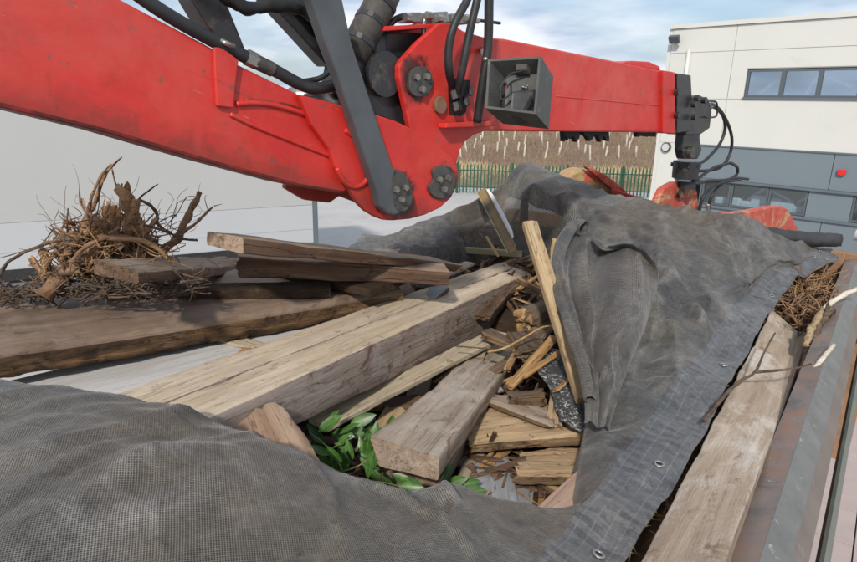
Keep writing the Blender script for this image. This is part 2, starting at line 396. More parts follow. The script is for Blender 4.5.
M['rootl'] = wood('torn_root_wood', (0.20, 0.10, 0.045), (0.38, 0.225, 0.11), (0.56, 0.385, 0.215), (0.25, 0.17, 0.09), 0.25, (0.07, 0.035, 0.018), 0.33, bump=1.0)
M['twig'] = wood('dark_twig', (0.05, 0.032, 0.022), (0.12, 0.085, 0.06), (0.22, 0.17, 0.12), (0.14, 0.11, 0.09), 0.3, (0.03, 0.02, 0.014), 0.3)
M['peeled'] = wood('peeled_stick', (0.40, 0.34, 0.25), (0.58, 0.52, 0.42), (0.70, 0.65, 0.56), (0.5, 0.45, 0.36), 0.2, (0.2, 0.13, 0.07), 0.15, bump=0.3)
M['stake'] = wood('stake_softwood', (0.27, 0.18, 0.095), (0.43, 0.315, 0.18), (0.58, 0.46, 0.29), (0.32, 0.26, 0.18), 0.3, (0.15, 0.09, 0.045), 0.28)
M['steel'] = plain('dark_painted_steel', (0.07, 0.078, 0.085), 0.4, 0.0, 0.3, 5, 0.1, (0.14, 0.11, 0.075), 0.25, 0.5)
M['black'] = plain('greasy_black_metal', (0.022, 0.022, 0.024), 0.38, 0.0, 0.4, 12, 0.3, (0.09, 0.075, 0.06), 0.33, 0.5, 9, .003)
M['rubber'] = plain('hose_rubber', (0.022, 0.022, 0.024), 0.5, 0.0, 0.3, 14, 0.15, (0.09, 0.075, 0.06), 0.2, 0.4)
M['pin'] = plain('greasy_pin_steel', (0.085, 0.082, 0.075), 0.33, 0.4, 0.35, 14, 0.12, (0.03, 0.025, 0.02), 0.4, 0.5, 14, .001)
M['pin2'] = plain('worn_bolt_steel', (0.22, 0.21, 0.19), 0.35, 0.5, 0.3, 30, 0.1, (0.04, 0.03, 0.025), 0.35, 0.5, 30, .001)
M['zinc'] = plain('zinc_fitting', (0.33, 0.32, 0.30), 0.35, 0.7, 0.2, 30, 0.1, (0.12, 0.09, 0.06), 0.35, 0.5, 15)
M['rust'] = plain('rusty_steel', (0.20, 0.10, 0.055), 0.75, 0.0, 0.4, 9, 0.4, (0.14, 0.13, 0.13), 0.5, 0.3, 6)
M['greysteel'] = plain('scuffed_grey_steel', (0.145, 0.148, 0.14), 0.42, 0.1, 0.3, 10, 0.3, (0.50, 0.48, 0.45), 0.16, 0.5, 30)
M['channel'] = plain('taupe_channel_paint', (0.17, 0.14, 0.12), 0.5, 0.0, 0.2, 6, 0.1, (0.30, 0.28, 0.26), 0.2, 0.4, 5)
M['pipegreen'] = plain('worn_green_grey_paint', (0.15, 0.165, 0.14), 0.45, 0.0, 0.2, 8, 0.15, (0.10, 0.15, 0.20), 0.35, 0.4, 4)
M['concrete'] = plain('yard_concrete', (0.42, 0.41, 0.40), 0.85, 0, 0.12, 0.7, 0.1, (0.33, 0.32, 0.31), 0.35, 0.3, 0.3)
M['slabpave'] = plain('pink_grey_paving', (0.40, 0.33, 0.31), 0.85, 0, 0.10, 4, 0.2, (0.30, 0.26, 0.24), 0.25, 0.3, 2)
M['joint'] = plain('dark_joint', (0.10, 0.09, 0.085), 0.95, 0, 0.2, 4, 0)
M['claywall'] = plain('cream_cladding', (0.58, 0.58, 0.54), 0.5, 0, 0.03, 0.6, 0, (0.51, 0.51, 0.475), 0.3, 0.4, 0.5)
M['greyclad'] = plain('slate_grey_cladding', (0.155, 0.19, 0.215), 0.45, 0, 0.03, 0.6, 0)
M['greytrim'] = plain('dark_grey_trim', (0.11, 0.135, 0.155), 0.45, 0, 0.03, 0.6, 0)
M['winframe'] = plain('grey_window_frame', (0.09, 0.105, 0.115), 0.4, 0, 0.05, 1, 0)
M['alarm'] = plain('red_plastic', (0.6, 0.02, 0.02), 0.4, 0, 0.05, 3, 0)
M['lightgrey'] = plain('light_plastic', (0.5, 0.5, 0.5), 0.5, 0, 0.05, 3, 0)
M['bracewhite'] = plain('white_steel', (0.8, 0.8, 0.8), 0.5, 0, 0.05, 3, 0)
M['interior'] = plain('room_wall', (0.75, 0.72, 0.66), 0.9, 0, 0.05, 1, 0)
M['bag'] = plain('white_wrap', (0.62, 0.67, 0.75), 0.5, 0, 0.2, 3, 0.1)
M['trailer'] = plain('light_grey_curtain', (0.40, 0.405, 0.40), 0.35, 0, 0.03, 0.25, 0.03, spec=0.5)
M['trailerlow'] = plain('pale_lower_panel', (0.43, 0.445, 0.465), 0.3, 0, 0.03, 0.3, 0.02, spec=0.5)
M['green'] = plain('green_fence_paint', (0.022, 0.08, 0.05), 0.55, 0, 0.15, 3, 0)
M['guard'] = plain('tree_guard_plastic', (0.55, 0.51, 0.43), 0.7, 0, 0.3, 3, 0)
M['rag_shade'] = plain('black_rag_and_shade', (0.012, 0.012, 0.013), 0.7, 0, 0.4, 30, 0.5)  # rags, and the black painted for the inside of openings
M['hosewrap'] = plain('spiral_wrap', (0.055, 0.05, 0.045), 0.6, 0, 0.4, 30, 0.5, (0.13, 0.11, 0.09), 0.35)
M['brownmetal'] = plain('brown_yellow_old_metal', (0.19, 0.13, 0.06), 0.55, 0, 0.35, 8, 0.3, (0.07, 0.045, 0.03), 0.4)
M['whitemetal'] = plain('white_metal_face', (0.60, 0.61, 0.63), 0.45, 0, 0.08, 8, 0.1, (0.12, 0.08, 0.05), 0.15, 0.4, 12)
M['yellowmetal'] = plain('dull_yellow_metal', (0.30, 0.26, 0.15), 0.55, 0, 0.2, 8, 0.2, (0.12, 0.09, 0.06), 0.4)
M['bluesteel'] = plain('rusty_tailgate', (0.26, 0.15, 0.085), 0.65, 0, 0.35, 8, 0.3, (0.10, 0.16, 0.25), 0.38, 0.3, 3.3)
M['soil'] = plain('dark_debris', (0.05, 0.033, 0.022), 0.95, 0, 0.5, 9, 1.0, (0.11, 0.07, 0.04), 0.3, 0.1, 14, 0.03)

# ---- red crane paint: grease round the pins, scrapes low on the boom
p0a, p0b = P(130, 80, 1.70), P(672, 100, 3.90)
CU = Vector((p0b.x - p0a.x, p0b.y - p0a.y, 0)).normalized()      # along the crane
CN = Vector((CU.y, -CU.x, 0))                                       # towards the camera
def C(px, py, off=0.0): return plane_hit(px, py, p0a - CN * off, CN)
def redpaint(name, pins=()):
    mt, nt, b = newmat(name); g = G(nt)
    v = g.coord('World'); n1 = g.noise(v, 2.2, 5, 0.6); n2 = g.noise(v, 38, 6, 0.75); n3 = g.noise(v, 9, 9, 0.75, 0.6)
    c = g.mix(g.ramp(n1, [(0.3, 0.0), (0.7, 1.0)]), (0.46, 0.015, 0.011), (0.57, 0.034, 0.026))
    c = g.mix(g.ramp(n3, [(0.52, 0.0), (0.72, 0.6)]), c, (0.30, 0.022, 0.016))
    chips = g.ramp(g.noise(v, 16, 8, 0.7), [(0.64, 0.0), (0.66, 0.85)])
    c = g.mix(chips, c, (0.12, 0.07, 0.055))
    ang = math.atan2(CU.y, CU.x)
    mpn = g.n('ShaderNodeMapping'); mpn.vector_type = 'TEXTURE'; mpn.inputs['Rotation'].default_value = (0, rad(18), ang); g.l(g.n('ShaderNodeNewGeometry').outputs['Position'], mpn.inputs[0])
    mp2 = g.n('ShaderNodeMapping'); mp2.inputs['Scale'].default_value = (3.0, 3.0, 46); g.l(mpn.outputs[0], mp2.inputs[0])
    sc = g.noise(mp2.outputs[0], 1.6, 6, 0.75, 0.3)
    c = g.mix(g.ramp(sc, [(0.66, 0.0), (0.69, 0.55)]), c, (0.72, 0.30, 0.26))
    c = g.mix(g.ramp(g.noise(mp2.outputs[0], 0.9, 8, 0.8, 0.5), [(0.57, 0.0), (0.70, 0.75)]), c, (0.24, 0.025, 0.018))
    spk = g.ramp(g.noise(v, 55, 4, 0.7), [(0.70, 0.0), (0.73, 0.9)]); c = g.mix(spk, c, (0.06, 0.03, 0.025))
    dst = g.noise(v, 1.1, 7, 0.7, 0.5); c = g.mix(g.ramp(dst, [(0.45, 0.0), (0.70, 0.5)]), c, (0.56, 0.15, 0.11))
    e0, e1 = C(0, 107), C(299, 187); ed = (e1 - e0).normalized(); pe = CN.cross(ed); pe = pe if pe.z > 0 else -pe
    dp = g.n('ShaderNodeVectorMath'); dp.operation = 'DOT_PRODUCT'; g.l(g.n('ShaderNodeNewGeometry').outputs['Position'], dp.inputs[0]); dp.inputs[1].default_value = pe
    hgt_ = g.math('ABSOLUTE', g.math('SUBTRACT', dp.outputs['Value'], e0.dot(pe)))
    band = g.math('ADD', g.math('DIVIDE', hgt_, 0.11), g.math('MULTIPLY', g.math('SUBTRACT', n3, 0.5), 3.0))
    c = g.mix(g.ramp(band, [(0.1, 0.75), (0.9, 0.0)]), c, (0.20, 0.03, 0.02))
    nsc = g.noise(mp2.outputs[0], 2.6, 8, 0.85, 0.8)
    low = g.math('MULTIPLY', g.ramp(nsc, [(0.60, 0.0), (0.64, 1.0)]), g.ramp(hgt_, [(0.02, 1.0), (0.16, 0.0)]))
    c = g.mix(low, c, (0.13, 0.085, 0.065))
    geo = nt.nodes.new('ShaderNodeNewGeometry')
    for (px, py, r) in pins:
        dn = nt.nodes.new('ShaderNodeVectorMath'); dn.operation = 'DISTANCE'
        nt.links.new(geo.outputs['Position'], dn.inputs[0]); dn.inputs[1].default_value = C(px, py)
        f = g.math('ADD', g.math('DIVIDE', dn.outputs['Value'], r), g.math('MULTIPLY', g.math('SUBTRACT', n3, 0.5), 2.6))
        c = g.mix(g.ramp(f, [(0.62, 0.92), (1.05, 0.0)]), c, (0.022, 0.017, 0.015))
    nt.links.new(c, b.inputs['Base Color']); b.inputs['Specular IOR Level'].default_value = 0.45
    nt.links.new(g.ramp(n3, [(0.3, 0.32), (0.7, 0.55)]), b.inputs['Roughness'])
    g.bump(g.math('ADD', g.math('MULTIPLY', n1, 0.6), g.math('MULTIPLY', n2, 0.1)), 0.12, 0.01, b)
    return mt
PINS = [(398, 196, 0.105), (443, 183, 0.095), (421, 81, 0.10), (405, 105, 0.05), (441, 105, 0.045)]
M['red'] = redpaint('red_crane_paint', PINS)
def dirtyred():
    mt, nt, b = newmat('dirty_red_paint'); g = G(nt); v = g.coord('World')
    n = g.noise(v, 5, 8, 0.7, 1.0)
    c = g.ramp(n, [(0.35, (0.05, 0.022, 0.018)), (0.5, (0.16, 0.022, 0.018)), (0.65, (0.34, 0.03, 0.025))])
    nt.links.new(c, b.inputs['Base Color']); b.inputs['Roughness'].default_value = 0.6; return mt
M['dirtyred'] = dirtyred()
def clawpaint(name, t0):
    mt, nt, b = newmat(name); g = G(nt); v = g.coord('World')
    n = g.noise(v, 4.5, 9, 0.75, 0.9); n2 = g.noise(v, 26, 6, 0.85)
    c = g.ramp(n, [(t0 - .12, (0.30, 0.20, 0.085)), (t0 - .02, (0.44, 0.33, 0.16)), (t0 + .02, (0.48, 0.085, 0.055)), (t0 + .16, (0.42, 0.045, 0.035))])
    c = g.mix(g.ramp(n2, [(0.56, 0.0), (0.64, 0.8)]), c, (0.42, 0.25, 0.09))
    nt.links.new(c, b.inputs['Base Color']); b.inputs['Roughness'].default_value = 0.6; g.bump(n2, 0.4, 0.01, b); return mt
M['claw'] = clawpaint('worn_yellow_red_claw', .52)
M['claw2'] = clawpaint('worn_red_claw', .43)
# ---- mesh tarpaulin: woven strands, openings part clear and part painted black as shade
def tarpmat(name, dense=0.0, see=.44):
    mt, nt, b = newmat(name); g = G(nt); nt.nodes.remove(nt.nodes['Principled BSDF'])
    b = g.n('ShaderNodeBsdfPrincipled'); out = nt.nodes['Material Output']
    uv = g.n('ShaderNodeTexCoord').outputs['UV']; sp = g.n('ShaderNodeSeparateXYZ'); g.l(uv, sp.inputs[0])
    pitch = 0.0044
    wv = g.coord('World')
    def strand(o):
        f = g.math('FRACT', g.math('DIVIDE', o, pitch)); return g.math('ABSOLUTE', g.math('SUBTRACT', f, 0.5))   # 0 centre of hole
    su, sv = strand(sp.outputs[0]), strand(sp.outputs[1])
    mxm = g.math('MAXIMUM', su, sv)
    thr = 0.29 if not dense else 0.17
    hole = g.math('LESS_THAN', mxm, thr)
    n1 = g.noise(wv, 2.3, 6, 0.65, 0.5); n2 = g.noise(wv, 7, 8, 0.75, 0.7); n3 = g.noise(wv, 1.4, 4, 0.5, 0.3)
    base = g.ramp(n1, [(0.3, (0.08, 0.086, 0.092)), (0.5, (0.16, 0.16, 0.155)), (0.7, (0.30, 0.29, 0.265))])
    base = g.mix(g.ramp(n3, [(0.47, 0.0), (0.60, 0.7)]), base, (0.23, 0.195, 0.15))
    base = g.mix(g.ramp(n2, [(0.52, 0.0), (0.70, 0.6)]), base, (0.36, 0.33, 0.28))
    wu = g.n('ShaderNodeUVMap'); wu.uv_map = 'wear_shade'; ws = g.n('ShaderNodeSeparateXYZ'); g.l(wu.outputs[0], ws.inputs[0])  # U: dusty scuffs on raised folds, V: painted crease shade
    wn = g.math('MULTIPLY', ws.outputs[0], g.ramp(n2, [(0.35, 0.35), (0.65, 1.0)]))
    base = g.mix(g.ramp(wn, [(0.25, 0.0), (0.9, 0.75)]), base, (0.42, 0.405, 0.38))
    base = g.mix(g.ramp(ws.outputs[1], [(0.2, 0.0), (0.9, 0.7)]), base, (0.022, 0.022, 0.024))  # shade of the fold valleys painted near black
    dust = g.noise(wv, 30, 6, 0.8); base = g.mix(g.ramp(dust, [(0.66, 0.0), (0.74, 0.35)]), base, (0.36, 0.33, 0.28))
    if dense:
        # hem: doubled webbing with stitched lines along and lighter blocks across
        hu = g.n('ShaderNodeUVMap'); hu.uv_map = 'hem'; hs = g.n('ShaderNodeSeparateXYZ'); g.l(hu.outputs[0], hs.inputs[0])
        ln = g.math('ABSOLUTE', g.math('SUBTRACT', g.math('FRACT', g.math('MULTIPLY', hs.outputs[1], 4.0)), 0.5))
        lines = g.math('LESS_THAN', ln, 0.045)
        bl = g.noise(g.coord('World', (1, 1, 1)), 12, 3, 0.5)
        blk = g.math('FRACT', g.math('MULTIPLY', hs.outputs[0], 22.0))
        cb = g.math('MULTIPLY', g.math('LESS_THAN', blk, 0.5), g.ramp(bl, [(0.35, 0.0), (0.6, 0.5)]))
        base = g.mix(0.55, base, (0.16, 0.178, 0.205))
        base = g.mix(cb, base, (0.05, 0.06, 0.07))
        base = g.mix(g.math('MULTIPLY', lines, 0.38), base, (0.30, 0.31, 0.32))
    gr = g.noise(wv, 75, 5, 0.8); base = g.mix(1.0, base, g.ramp(gr, [(0.3, 0.55), (0.7, 1.0)]), 'MULTIPLY')
    gr2 = g.noise(wv, 22, 6, 0.75, 0.5); base = g.mix(1.0, base, g.ramp(gr2, [(0.35, 0.6), (0.65, 1.0)]), 'MULTIPLY')
    base = g.mix(g.math('MULTIPLY', hole, 0.85 if not dense else .5), base, (0.010, 0.010, 0.011))  # holes coloured near black for the shade between strands
    g.l(base, b.inputs['Base Color']); b.inputs['Roughness'].default_value = 0.62; b.inputs['Specular IOR Level'].default_value = 0.35
    b.inputs['Sheen Weight'].default_value = 0.15; b.inputs['Sheen Roughness'].default_value = 0.4
    wr = g.math('ABSOLUTE', g.math('SUBTRACT', g.noise(wv, 6, 5, 0.6, 1.5), 0.5))
    bn = g.bump(wr, 0.45, 0.014, b)
    hb = g.math('MAXIMUM', su, sv); g.bump(hb, 0.5, 0.0016, b, bn)
    tr = g.n('ShaderNodeBsdfTransparent'); ms = g.n('ShaderNodeMixShader')
    f = g.math('MULTIPLY', hole, see if not dense else 0.2)
    g.l(f, ms.inputs[0]); g.l(b.outputs[0], ms.inputs[1]); g.l(tr.outputs[0], ms.inputs[2]); g.l(ms.outputs[0], out.inputs[0])
    return mt
M['tarp'] = tarpmat('mesh_tarpaulin'); M['hem'] = tarpmat('mesh_tarpaulin_hem', 1.0); M['tarp2'] = tarpmat('mesh_tarpaulin_doubled', see=.06)
def glassmat(nm, amt, col=(0.62, 0.74, 0.90, 1)):
    mt, nt, b = newmat(nm); g = G(nt); out = nt.nodes['Material Output']; nt.nodes.remove(b)
    gl = g.n('ShaderNodeBsdfGlossy'); gl.inputs['Roughness'].default_value = 0.02; gl.inputs['Color'].default_value = col
    tr = g.n('ShaderNodeBsdfTransparent'); tr.inputs['Color'].default_value = (0.80, 0.86, 0.88, 1)
    ms = g.n('ShaderNodeMixShader'); ms.inputs[0].default_value = amt
    g.l(tr.outputs[0], ms.inputs[1]); g.l(gl.outputs[0], ms.inputs[2]); g.l(ms.outputs[0], out.inputs[0]); return mt
M['glass'] = glassmat('window_glass', .42); M['glasslow'] = glassmat('clear_window_glass', .12, (.9, .93, .95, 1))
def leafmat():
    mt, nt, b = newmat('laurel_leaf'); g = G(nt); v = g.coord('Object', (1, 1, 1), True); n = g.noise(v, 30, 4)
    c = g.ramp(n, [(0.3, (0.018, 0.06, 0.012)), (0.7, (0.07, 0.165, 0.03))]); nt.links.new(c, b.inputs['Base Color'])
    sx = g.n('ShaderNodeSeparateXYZ'); g.l(g.n('ShaderNodeTexCoord').outputs['Object'], sx.inputs[0])
    vein = g.math('LESS_THAN', g.math('ABSOLUTE', sx.outputs[1]), 0.0012)
    c2 = g.mix(g.math('MULTIPLY', vein, .4), c, (0.16, 0.28, 0.08)); nt.links.new(c2, b.inputs['Base Color'])
    b.inputs['Roughness'].default_value = 0.38; b.inputs['Specular IOR Level'].default_value = .35; b.inputs['Subsurface Weight'].default_value = 0.0; return mt
M['leaf'] = leafmat()
def hillmat():
    mt, nt, b = newmat('rough_grass_slope'); g = G(nt); v = g.coord('World')
    n = g.noise(v, 0.25, 8, 0.7); n2 = g.noise(v, 3, 6, 0.7)
    c = g.ramp(n, [(0.35, (0.15, 0.095, 0.065)), (0.5, (0.21, 0.155, 0.09)), (0.65, (0.28, 0.23, 0.13))])
    c = g.mix(g.ramp(n2, [(0.45, 0.0), (0.7, 0.6)]), c, (0.10, 0.065, 0.045))
    nt.links.new(c, b.inputs['Base Color']); b.inputs['Roughness'].default_value = 0.95; g.bump(n2, 1.0, 0.2, b); return mt
M['hill'] = hillmat()
M['scrub'] = plain('bare_scrub', (0.27, 0.19, 0.14), 0.9, 0, 0.35, 0.6, 0, (0.36, 0.29, 0.18), 0.35, 0.2, 0.2)
M['drygrass'] = plain('dry_grass', (0.46, 0.38, 0.23), 0.9, 0, 0.3, 0.5, 0, (0.26, 0.27, 0.13), 0.4, 0.2, 0.3)

# ------------------------------------------------------------------ ground, hill
def ground():
    bm = bmesh.new(); s = 400
    vs = [bm.verts.new(v) for v in ((-s, -60, 0), (s, -60, 0), (s, 700, 0), (-s, 700, 0))]; bm.faces.new(vs)
    o = bmlink('ground', bm, M['concrete']); tag(o, kind='structure')
ground()
def hill_z(x, y):
    t = max(0, min(1, (y - 29.5) / 42)); t2 = t * t * (3 - 2 * t)
    return -0.05 + 0.9 * min(1, max(0, (y - 28.8) / 3)) * 0.5 + 4.6 * t2 + 0.5 * fr((x, y, 0), 0.06, 3) * t + 0.10 * fr((x, y, 3), 0.5, 3)*min(1,max(0,(y-29)/2))
def hill():
    xs = [-90 + 1.2 * i for i in range(140)]; ys = [28.7] + [29 + 0.9 * j for j in range(60)] + [90 + 12 * j for j in range(8)]
    vs = [(x, y, hill_z(x, y)) for y in ys for x in xs]; n = len(xs)
    fs = [(j * n + i, j * n + i + 1, (j + 1) * n + i + 1, (j + 1) * n + i) for j in range(len(ys) - 1) for i in range(n - 1)]
    tag(pylink('hillside', vs, fs, M['hill'], smooth=True), kind='structure')
hill()
def scrub():
    V, F, V2, F2 = [], [], [], []
    rnd = random.Random(3)
    for k in range(26000):
        y = 30.5 + 42 * rnd.random() ** 0.8; x = rnd.uniform(-0.05, 0.62) * y
        if y > 34 + 2 * fr((x, 0, 0), 0.2, 2):
            z = hill_z(x, y); hgt = rnd.uniform(0.12, 0.50); a = rnd.uniform(0, 6.28); wd = rnd.uniform(0.012, 0.04)
            lean = Vector((rnd.gauss(0, .18), rnd.gauss(0, .18), 1)) * hgt; s = Vector((math.cos(a), math.sin(a) * .4, 0)) * wd
            p = Vector((x, y, z)); b = len(V); V += [p - s, p + s, p + lean]; F.append((b, b + 1, b + 2))
            for q in range(2):
                t = rnd.uniform(.3, .8); e = p + lean * t; d = Vector((rnd.gauss(0, .3), rnd.gauss(0, .3), .3)) * hgt * .7
                b = len(V); V += [e - Vector((0, 0, wd * .7)), e + Vector((0, 0, wd * .7)), e + d]; F.append((b, b + 1, b + 2))
        else:
            z = hill_z(x, y); p = Vector((x, y, z))
            for q in range(3):
                a = rnd.uniform(0, 6.28); pp = p + Vector((rnd.gauss(0, .2), rnd.gauss(0, .2), 0)); s = Vector((math.cos(a), 0, 0)) * 0.02
                b = len(V2); V2 += [pp - s, pp + s, pp + Vector((rnd.gauss(0, .1), 0, rnd.uniform(.12, .4)))]; F2.append((b, b + 1, b + 2))
    tag(pylink('scrub', V, F, M['scrub']), 'brown leafless scrub covering the planted hillside', 'scrub', kind='stuff')
    tag(pylink('dry_grass', V2, F2, M['drygrass']), 'yellowed rough grass at the foot of the hillside behind the fence', 'grass', kind='stuff')
scrub()
def tree_guards():
    rnd = random.Random(11); g0 = None; n = 0; placed = []
    tries = 0
    while n < 190 and tries < 9000:
        tries += 1
        px = rnd.uniform(452, 668); py = rnd.uniform(84, 160)
        # walk the ray to the hillside
        r = ray(px, py); t = 33
        hit = None
        while t < 74:
            p = CAM + r * (t / r.y)
            if p.z <= hill_z(p.x, p.y): hit = p; break
            t += 0.4
        if hit is None or any((hit - q).length < .95 + 0.008 * hit.y for q in placed): continue
        placed.append(hit); n += 1
        hgt = rnd.uniform(0.55, 0.95)
        if g0 is None:
            V, F = tube_geo([Vector((0, 0, 0)), Vector((0, 0, 1))], 0.055, 0.06, 7, smoothp=False)
            me = bpy.data.meshes.new('tree_guard'); me.from_pydata([tuple(v) for v in V], [], F); me.materials.append(M['guard']); g0 = bpy.data.objects.new('tree_guard', me); o = g0
            COL.objects.link(o)
        else:
            o = g0.copy(); COL.objects.link(o)
        o.location = hit - Vector((0, 0, 0.05)); o.scale = (1, 1, hgt); o.rotation_euler = (rnd.gauss(0, .07), rnd.gauss(0, .1), 0)
        tag(o, 'pale plastic tree guard standing in the brown scrub on the hillside', 'tree guard', 'tree guards on the hillside')
tree_guards()
def fence():
    a = Vector((-6, 27.6, 0)); b = Vector((16.5, 26.4, 0)); d = (b - a); Ln = d.length; d.normalize(); nrm = Vector((d.y, -d.x, 0))
    t = thing('palisade_fence', a, 'green steel palisade fence along the foot of the hillside', 'fence')
    Ht = 1.35
    me = None
    rails = []
    for z in (0.28, 1.02): box('rail', a + d * Ln / 2 + Vector((0, 0, z)) - nrm * 0.03, d * Ln / 2, nrm * 0.02, Vector((0, 0, 0.025)), M['green'], t)
    k = int(Ln / 2.4)
    for i in range(k + 1): box('post', a + d * (i * 2.4) + Vector((0, 0, 0.68)) - nrm * 0.09, d * 0.045, nrm * 0.04, Vector((0, 0, 0.7)), M['green'], t)
    n = min(290, int(Ln / 0.155)); proto = None
    for i in range(n):
        p = d * (i * Ln / n)
        if proto is None:
            bm = bmesh.new()
            pr = [(-.03, 0.05), (.03, 0.05), (.03, 1.22), (0, 1.35), (-.03, 1.22)]
            A = [bm.verts.new(d * x + Vector((0, 0, z))) for x, z in pr]; B = [bm.verts.new(d * x + Vector((0, 0, z)) + nrm * .012) for x, z in pr]
            bm.faces.new(A); bm.faces.new(B[::-1])
            for j in range(5): bm.faces.new((A[j], A[(j + 1) % 5], B[(j + 1) % 5], B[j]))
            me = bpy.data.meshes.new('pale'); bm.to_mesh(me); bm.free(); me.materials.append(M['green'])
            proto = bpy.data.objects.new('pale', me); o = proto
        else: o = proto.copy()
        COL.objects.link(o); o.parent = t; o.location = p
fence()
# ------------------------------------------------------------------ building
corner = P(655.5, 197, 17.0); corner.z = 0
corner = plane_hit(664, 118, corner, Vector((0, 1, 0))); corner.z = 0
hy = 281 - FPX * math.tan(PITCH)
rv = ray(-196, 98.0); FU = -Vector((rv.x, rv.y, 0)).normalized()      # along the facade, towards the camera's right
FN = Vector((-FU.y, FU.x, 0))
if FN.dot(CAM - corner) < 0: FN = -FN
def FS(px, py):
    p = plane_hit(px, py, corner, FN); return ((p - corner).dot(FU), p.z)
def Fp(s, z, out=0.0): return corner + FU * s + Vector((0, 0, z)) + FN * out
def frect(name, s0, z0, s1, z1, o0, o1, mat, parent, bevel=0.0):
    c = Fp((s0 + s1) / 2, (z0 + z1) / 2, (o0 + o1) / 2)
    return box(name, c, FU * abs(s1 - s0) / 2, FN * abs(o1 - o0) / 2, Vector((0, 0, abs(z1 - z0) / 2)), mat, parent, bevel)
def building():
    t = thing('industrial_building', corner, 'two storey building clad in cream panels above slate grey, strip windows on both floors', 'building')
    zt = FS(676, 25)[1]; zb = FS(662, 142)[1]          # parapet top and cream/grey boundary
    zw1, zw0 = FS(748, 70)[1], FS(746, 97)[1]; sw = FS(747, 85)[0]
    S1 = 14.0; D = 12.0
    mull = [sw, FS(783, 83)[0], FS(820, 83)[0], FS(862, 83)[0], FS(905, 83)[0]]
    swE = mull[-1]
    # cream panels as separate cassettes, joints recessed 15 mm
    j1 = FS(700, 45)[1]; j2 = FS(724, 98)[1]; jv = FS(731, 80)[0]
    rows = [zb + 0.0, j2 - 0.001, j1, zt - 0.12]
    rows[1] = zw0 - 0.03
    zs = [zb, zw0 - 0.05, zw1 + 0.45, zt - 0.10]
    vj = [0.0, jv, jv + 5.2, jv + 10.4, S1]
    gp = 0.007
    def panel(s0, z0, s1, z1, mat): 
        frect('panel', s0 + gp, z0 + gp, s1 - gp, z1 - gp, 0.0, 0.08, mat, t)
    for i in range(len(vj) - 1):
        panel(vj[i], zs[0], vj[i + 1], zs[1], M['claywall']); panel(vj[i], zs[2], vj[i + 1], zs[3], M['claywall'])
    panel(0, zs[1], jv, zs[2], M['claywall'])
    frect('panel', jv + gp, zs[1] + gp, sw - .02, zs[2] - gp, 0, .08, M['claywall'], t)
    frect('panel', sw - 0.02, zw1 + 0.04, swE - gp, zs[2] - gp, 0, .08, M['claywall'], t); panel(swE, zs[1], S1, zs[2], M['claywall'])
    # grey storey: panels above windows, window strip, panels below
    g1 = zb - 0.04; gm = FS(834, 152)[1]; gw1 = FS(734, 184)[1]; gw0 = FS(768, 210)[1]
    s_gr = FS(690, 170)[0] * 0 + 0.55
    gj = [0.0, s_gr, FS(834, 165)[0], FS(834, 165)[0] + 3.4, S1]
    frect('corner_panel', 0, 0, s_gr - gp, zb - 0.002, 0.0, 0.075, M['claywall'], t)
    for i in range(1, len(gj) - 1):
        frect('panel', gj[i] + gp, gm + .02, gj[i + 1] - gp, zb - 0.03, 0, 0.075, M['greyclad'], t)
        frect('panel', gj[i] + gp, gw1 + 0.09, gj[i + 1] - gp, gm - 0.02, 0, 0.075, M['greyclad'], t)
        frect('panel', gj[i] + gp, 0.0, gj[i + 1] - gp, gw0 - 0.10, 0, 0.075, M['greyclad'], t)
    frect('trim', s_gr, zb - 0.03, S1, zb + 0.008, 0.075, 0.10, M['greytrim'], t)
    frect('trim', s_gr, gw1 + 0.03, S1, gw1 + 0.085, 0.0, 0.13, M['greytrim'], t)
    frect('sill', s_gr, gw0 - 0.10, S1, gw0 - 0.04, 0.0, 0.13, M['greytrim'], t)
    # backing walls behind joints (with openings at the window strips)
    bk = M['greytrim']
    for (z0, z1, m_) in ((0, gw0 - 0.05, bk), (gw1 + 0.05, zb - .01, bk), (zb - .01, zw0 - 0.02, M['interior']), (zw1 + 0.02, zt - .12, M['interior'])):
        frect('wall', 0.0, z0, S1, z1, -0.22, .058 if z0 > zb - .1 else -0.002, m_, t)
    frect('wall', 0, zw0 - 0.02, sw - .02, zw1 + .02, -0.22, -0.002, M['interior'], t)
    frect('wall', 0, gw0 - .05, s_gr, gw1 + .05, -0.22, -0.002, bk, t)
    frect('parapet_cap', -0.06, zt - 0.10, S1, zt, -0.3, 0.13, M['claywall'], t)
    c = Fp(-0.04, zt / 2, -D / 2)
    frect('end_wall', -0.10, 0, -0.005, zt - 0.1, -D, 0.07, M['claywall'], t)
    frect('roof', 0, zt - 0.35, S1, zt - 0.25, -D, -0.25, M['greytrim'], t)
    frect('back_wall', 0, 0, S1, zt - 0.4, -3.7, -3.6, M['interior'], t)
    zfl = (gm + zb) / 2
    frect('storey_floor', 0, zfl - .1, S1, zfl + .1, -3.6, -0.23, M['interior'], t)
    # upper windows
    def win(s0, z0, s1, z1, gm_='glass'):
        fw = 0.045
        bm = bmesh.new()
        for (a0, b0, a1, b1) in ((s0, z0, s1, z0 + fw), (s0, z1 - fw, s1, z1), (s0, z0 + fw, s0 + fw, z1 - fw), (s1 - fw, z0 + fw, s1, z1 - fw)):
            boxgeo(bm, Fp((a0 + a1) / 2, (b0 + b1) / 2, 0.02), FU * (a1 - a0) / 2, FN * 0.04, Vector((0, 0, (b1 - b0) / 2)))
        wo = bmlink('window', bm, M['winframe'], t)
        frect('pane', s0 + fw, z0 + fw, s1 - fw, z1 - fw, 0.012, 0.02, M[gm_], wo)
    for i in range(4): win(mull[i], zw0, mull[i + 1], zw1)
    frect('sill', sw - .03, zw0 - 0.05, swE + .03, zw0 - 0.003, 0.0, 0.12, M['greytrim'], t)
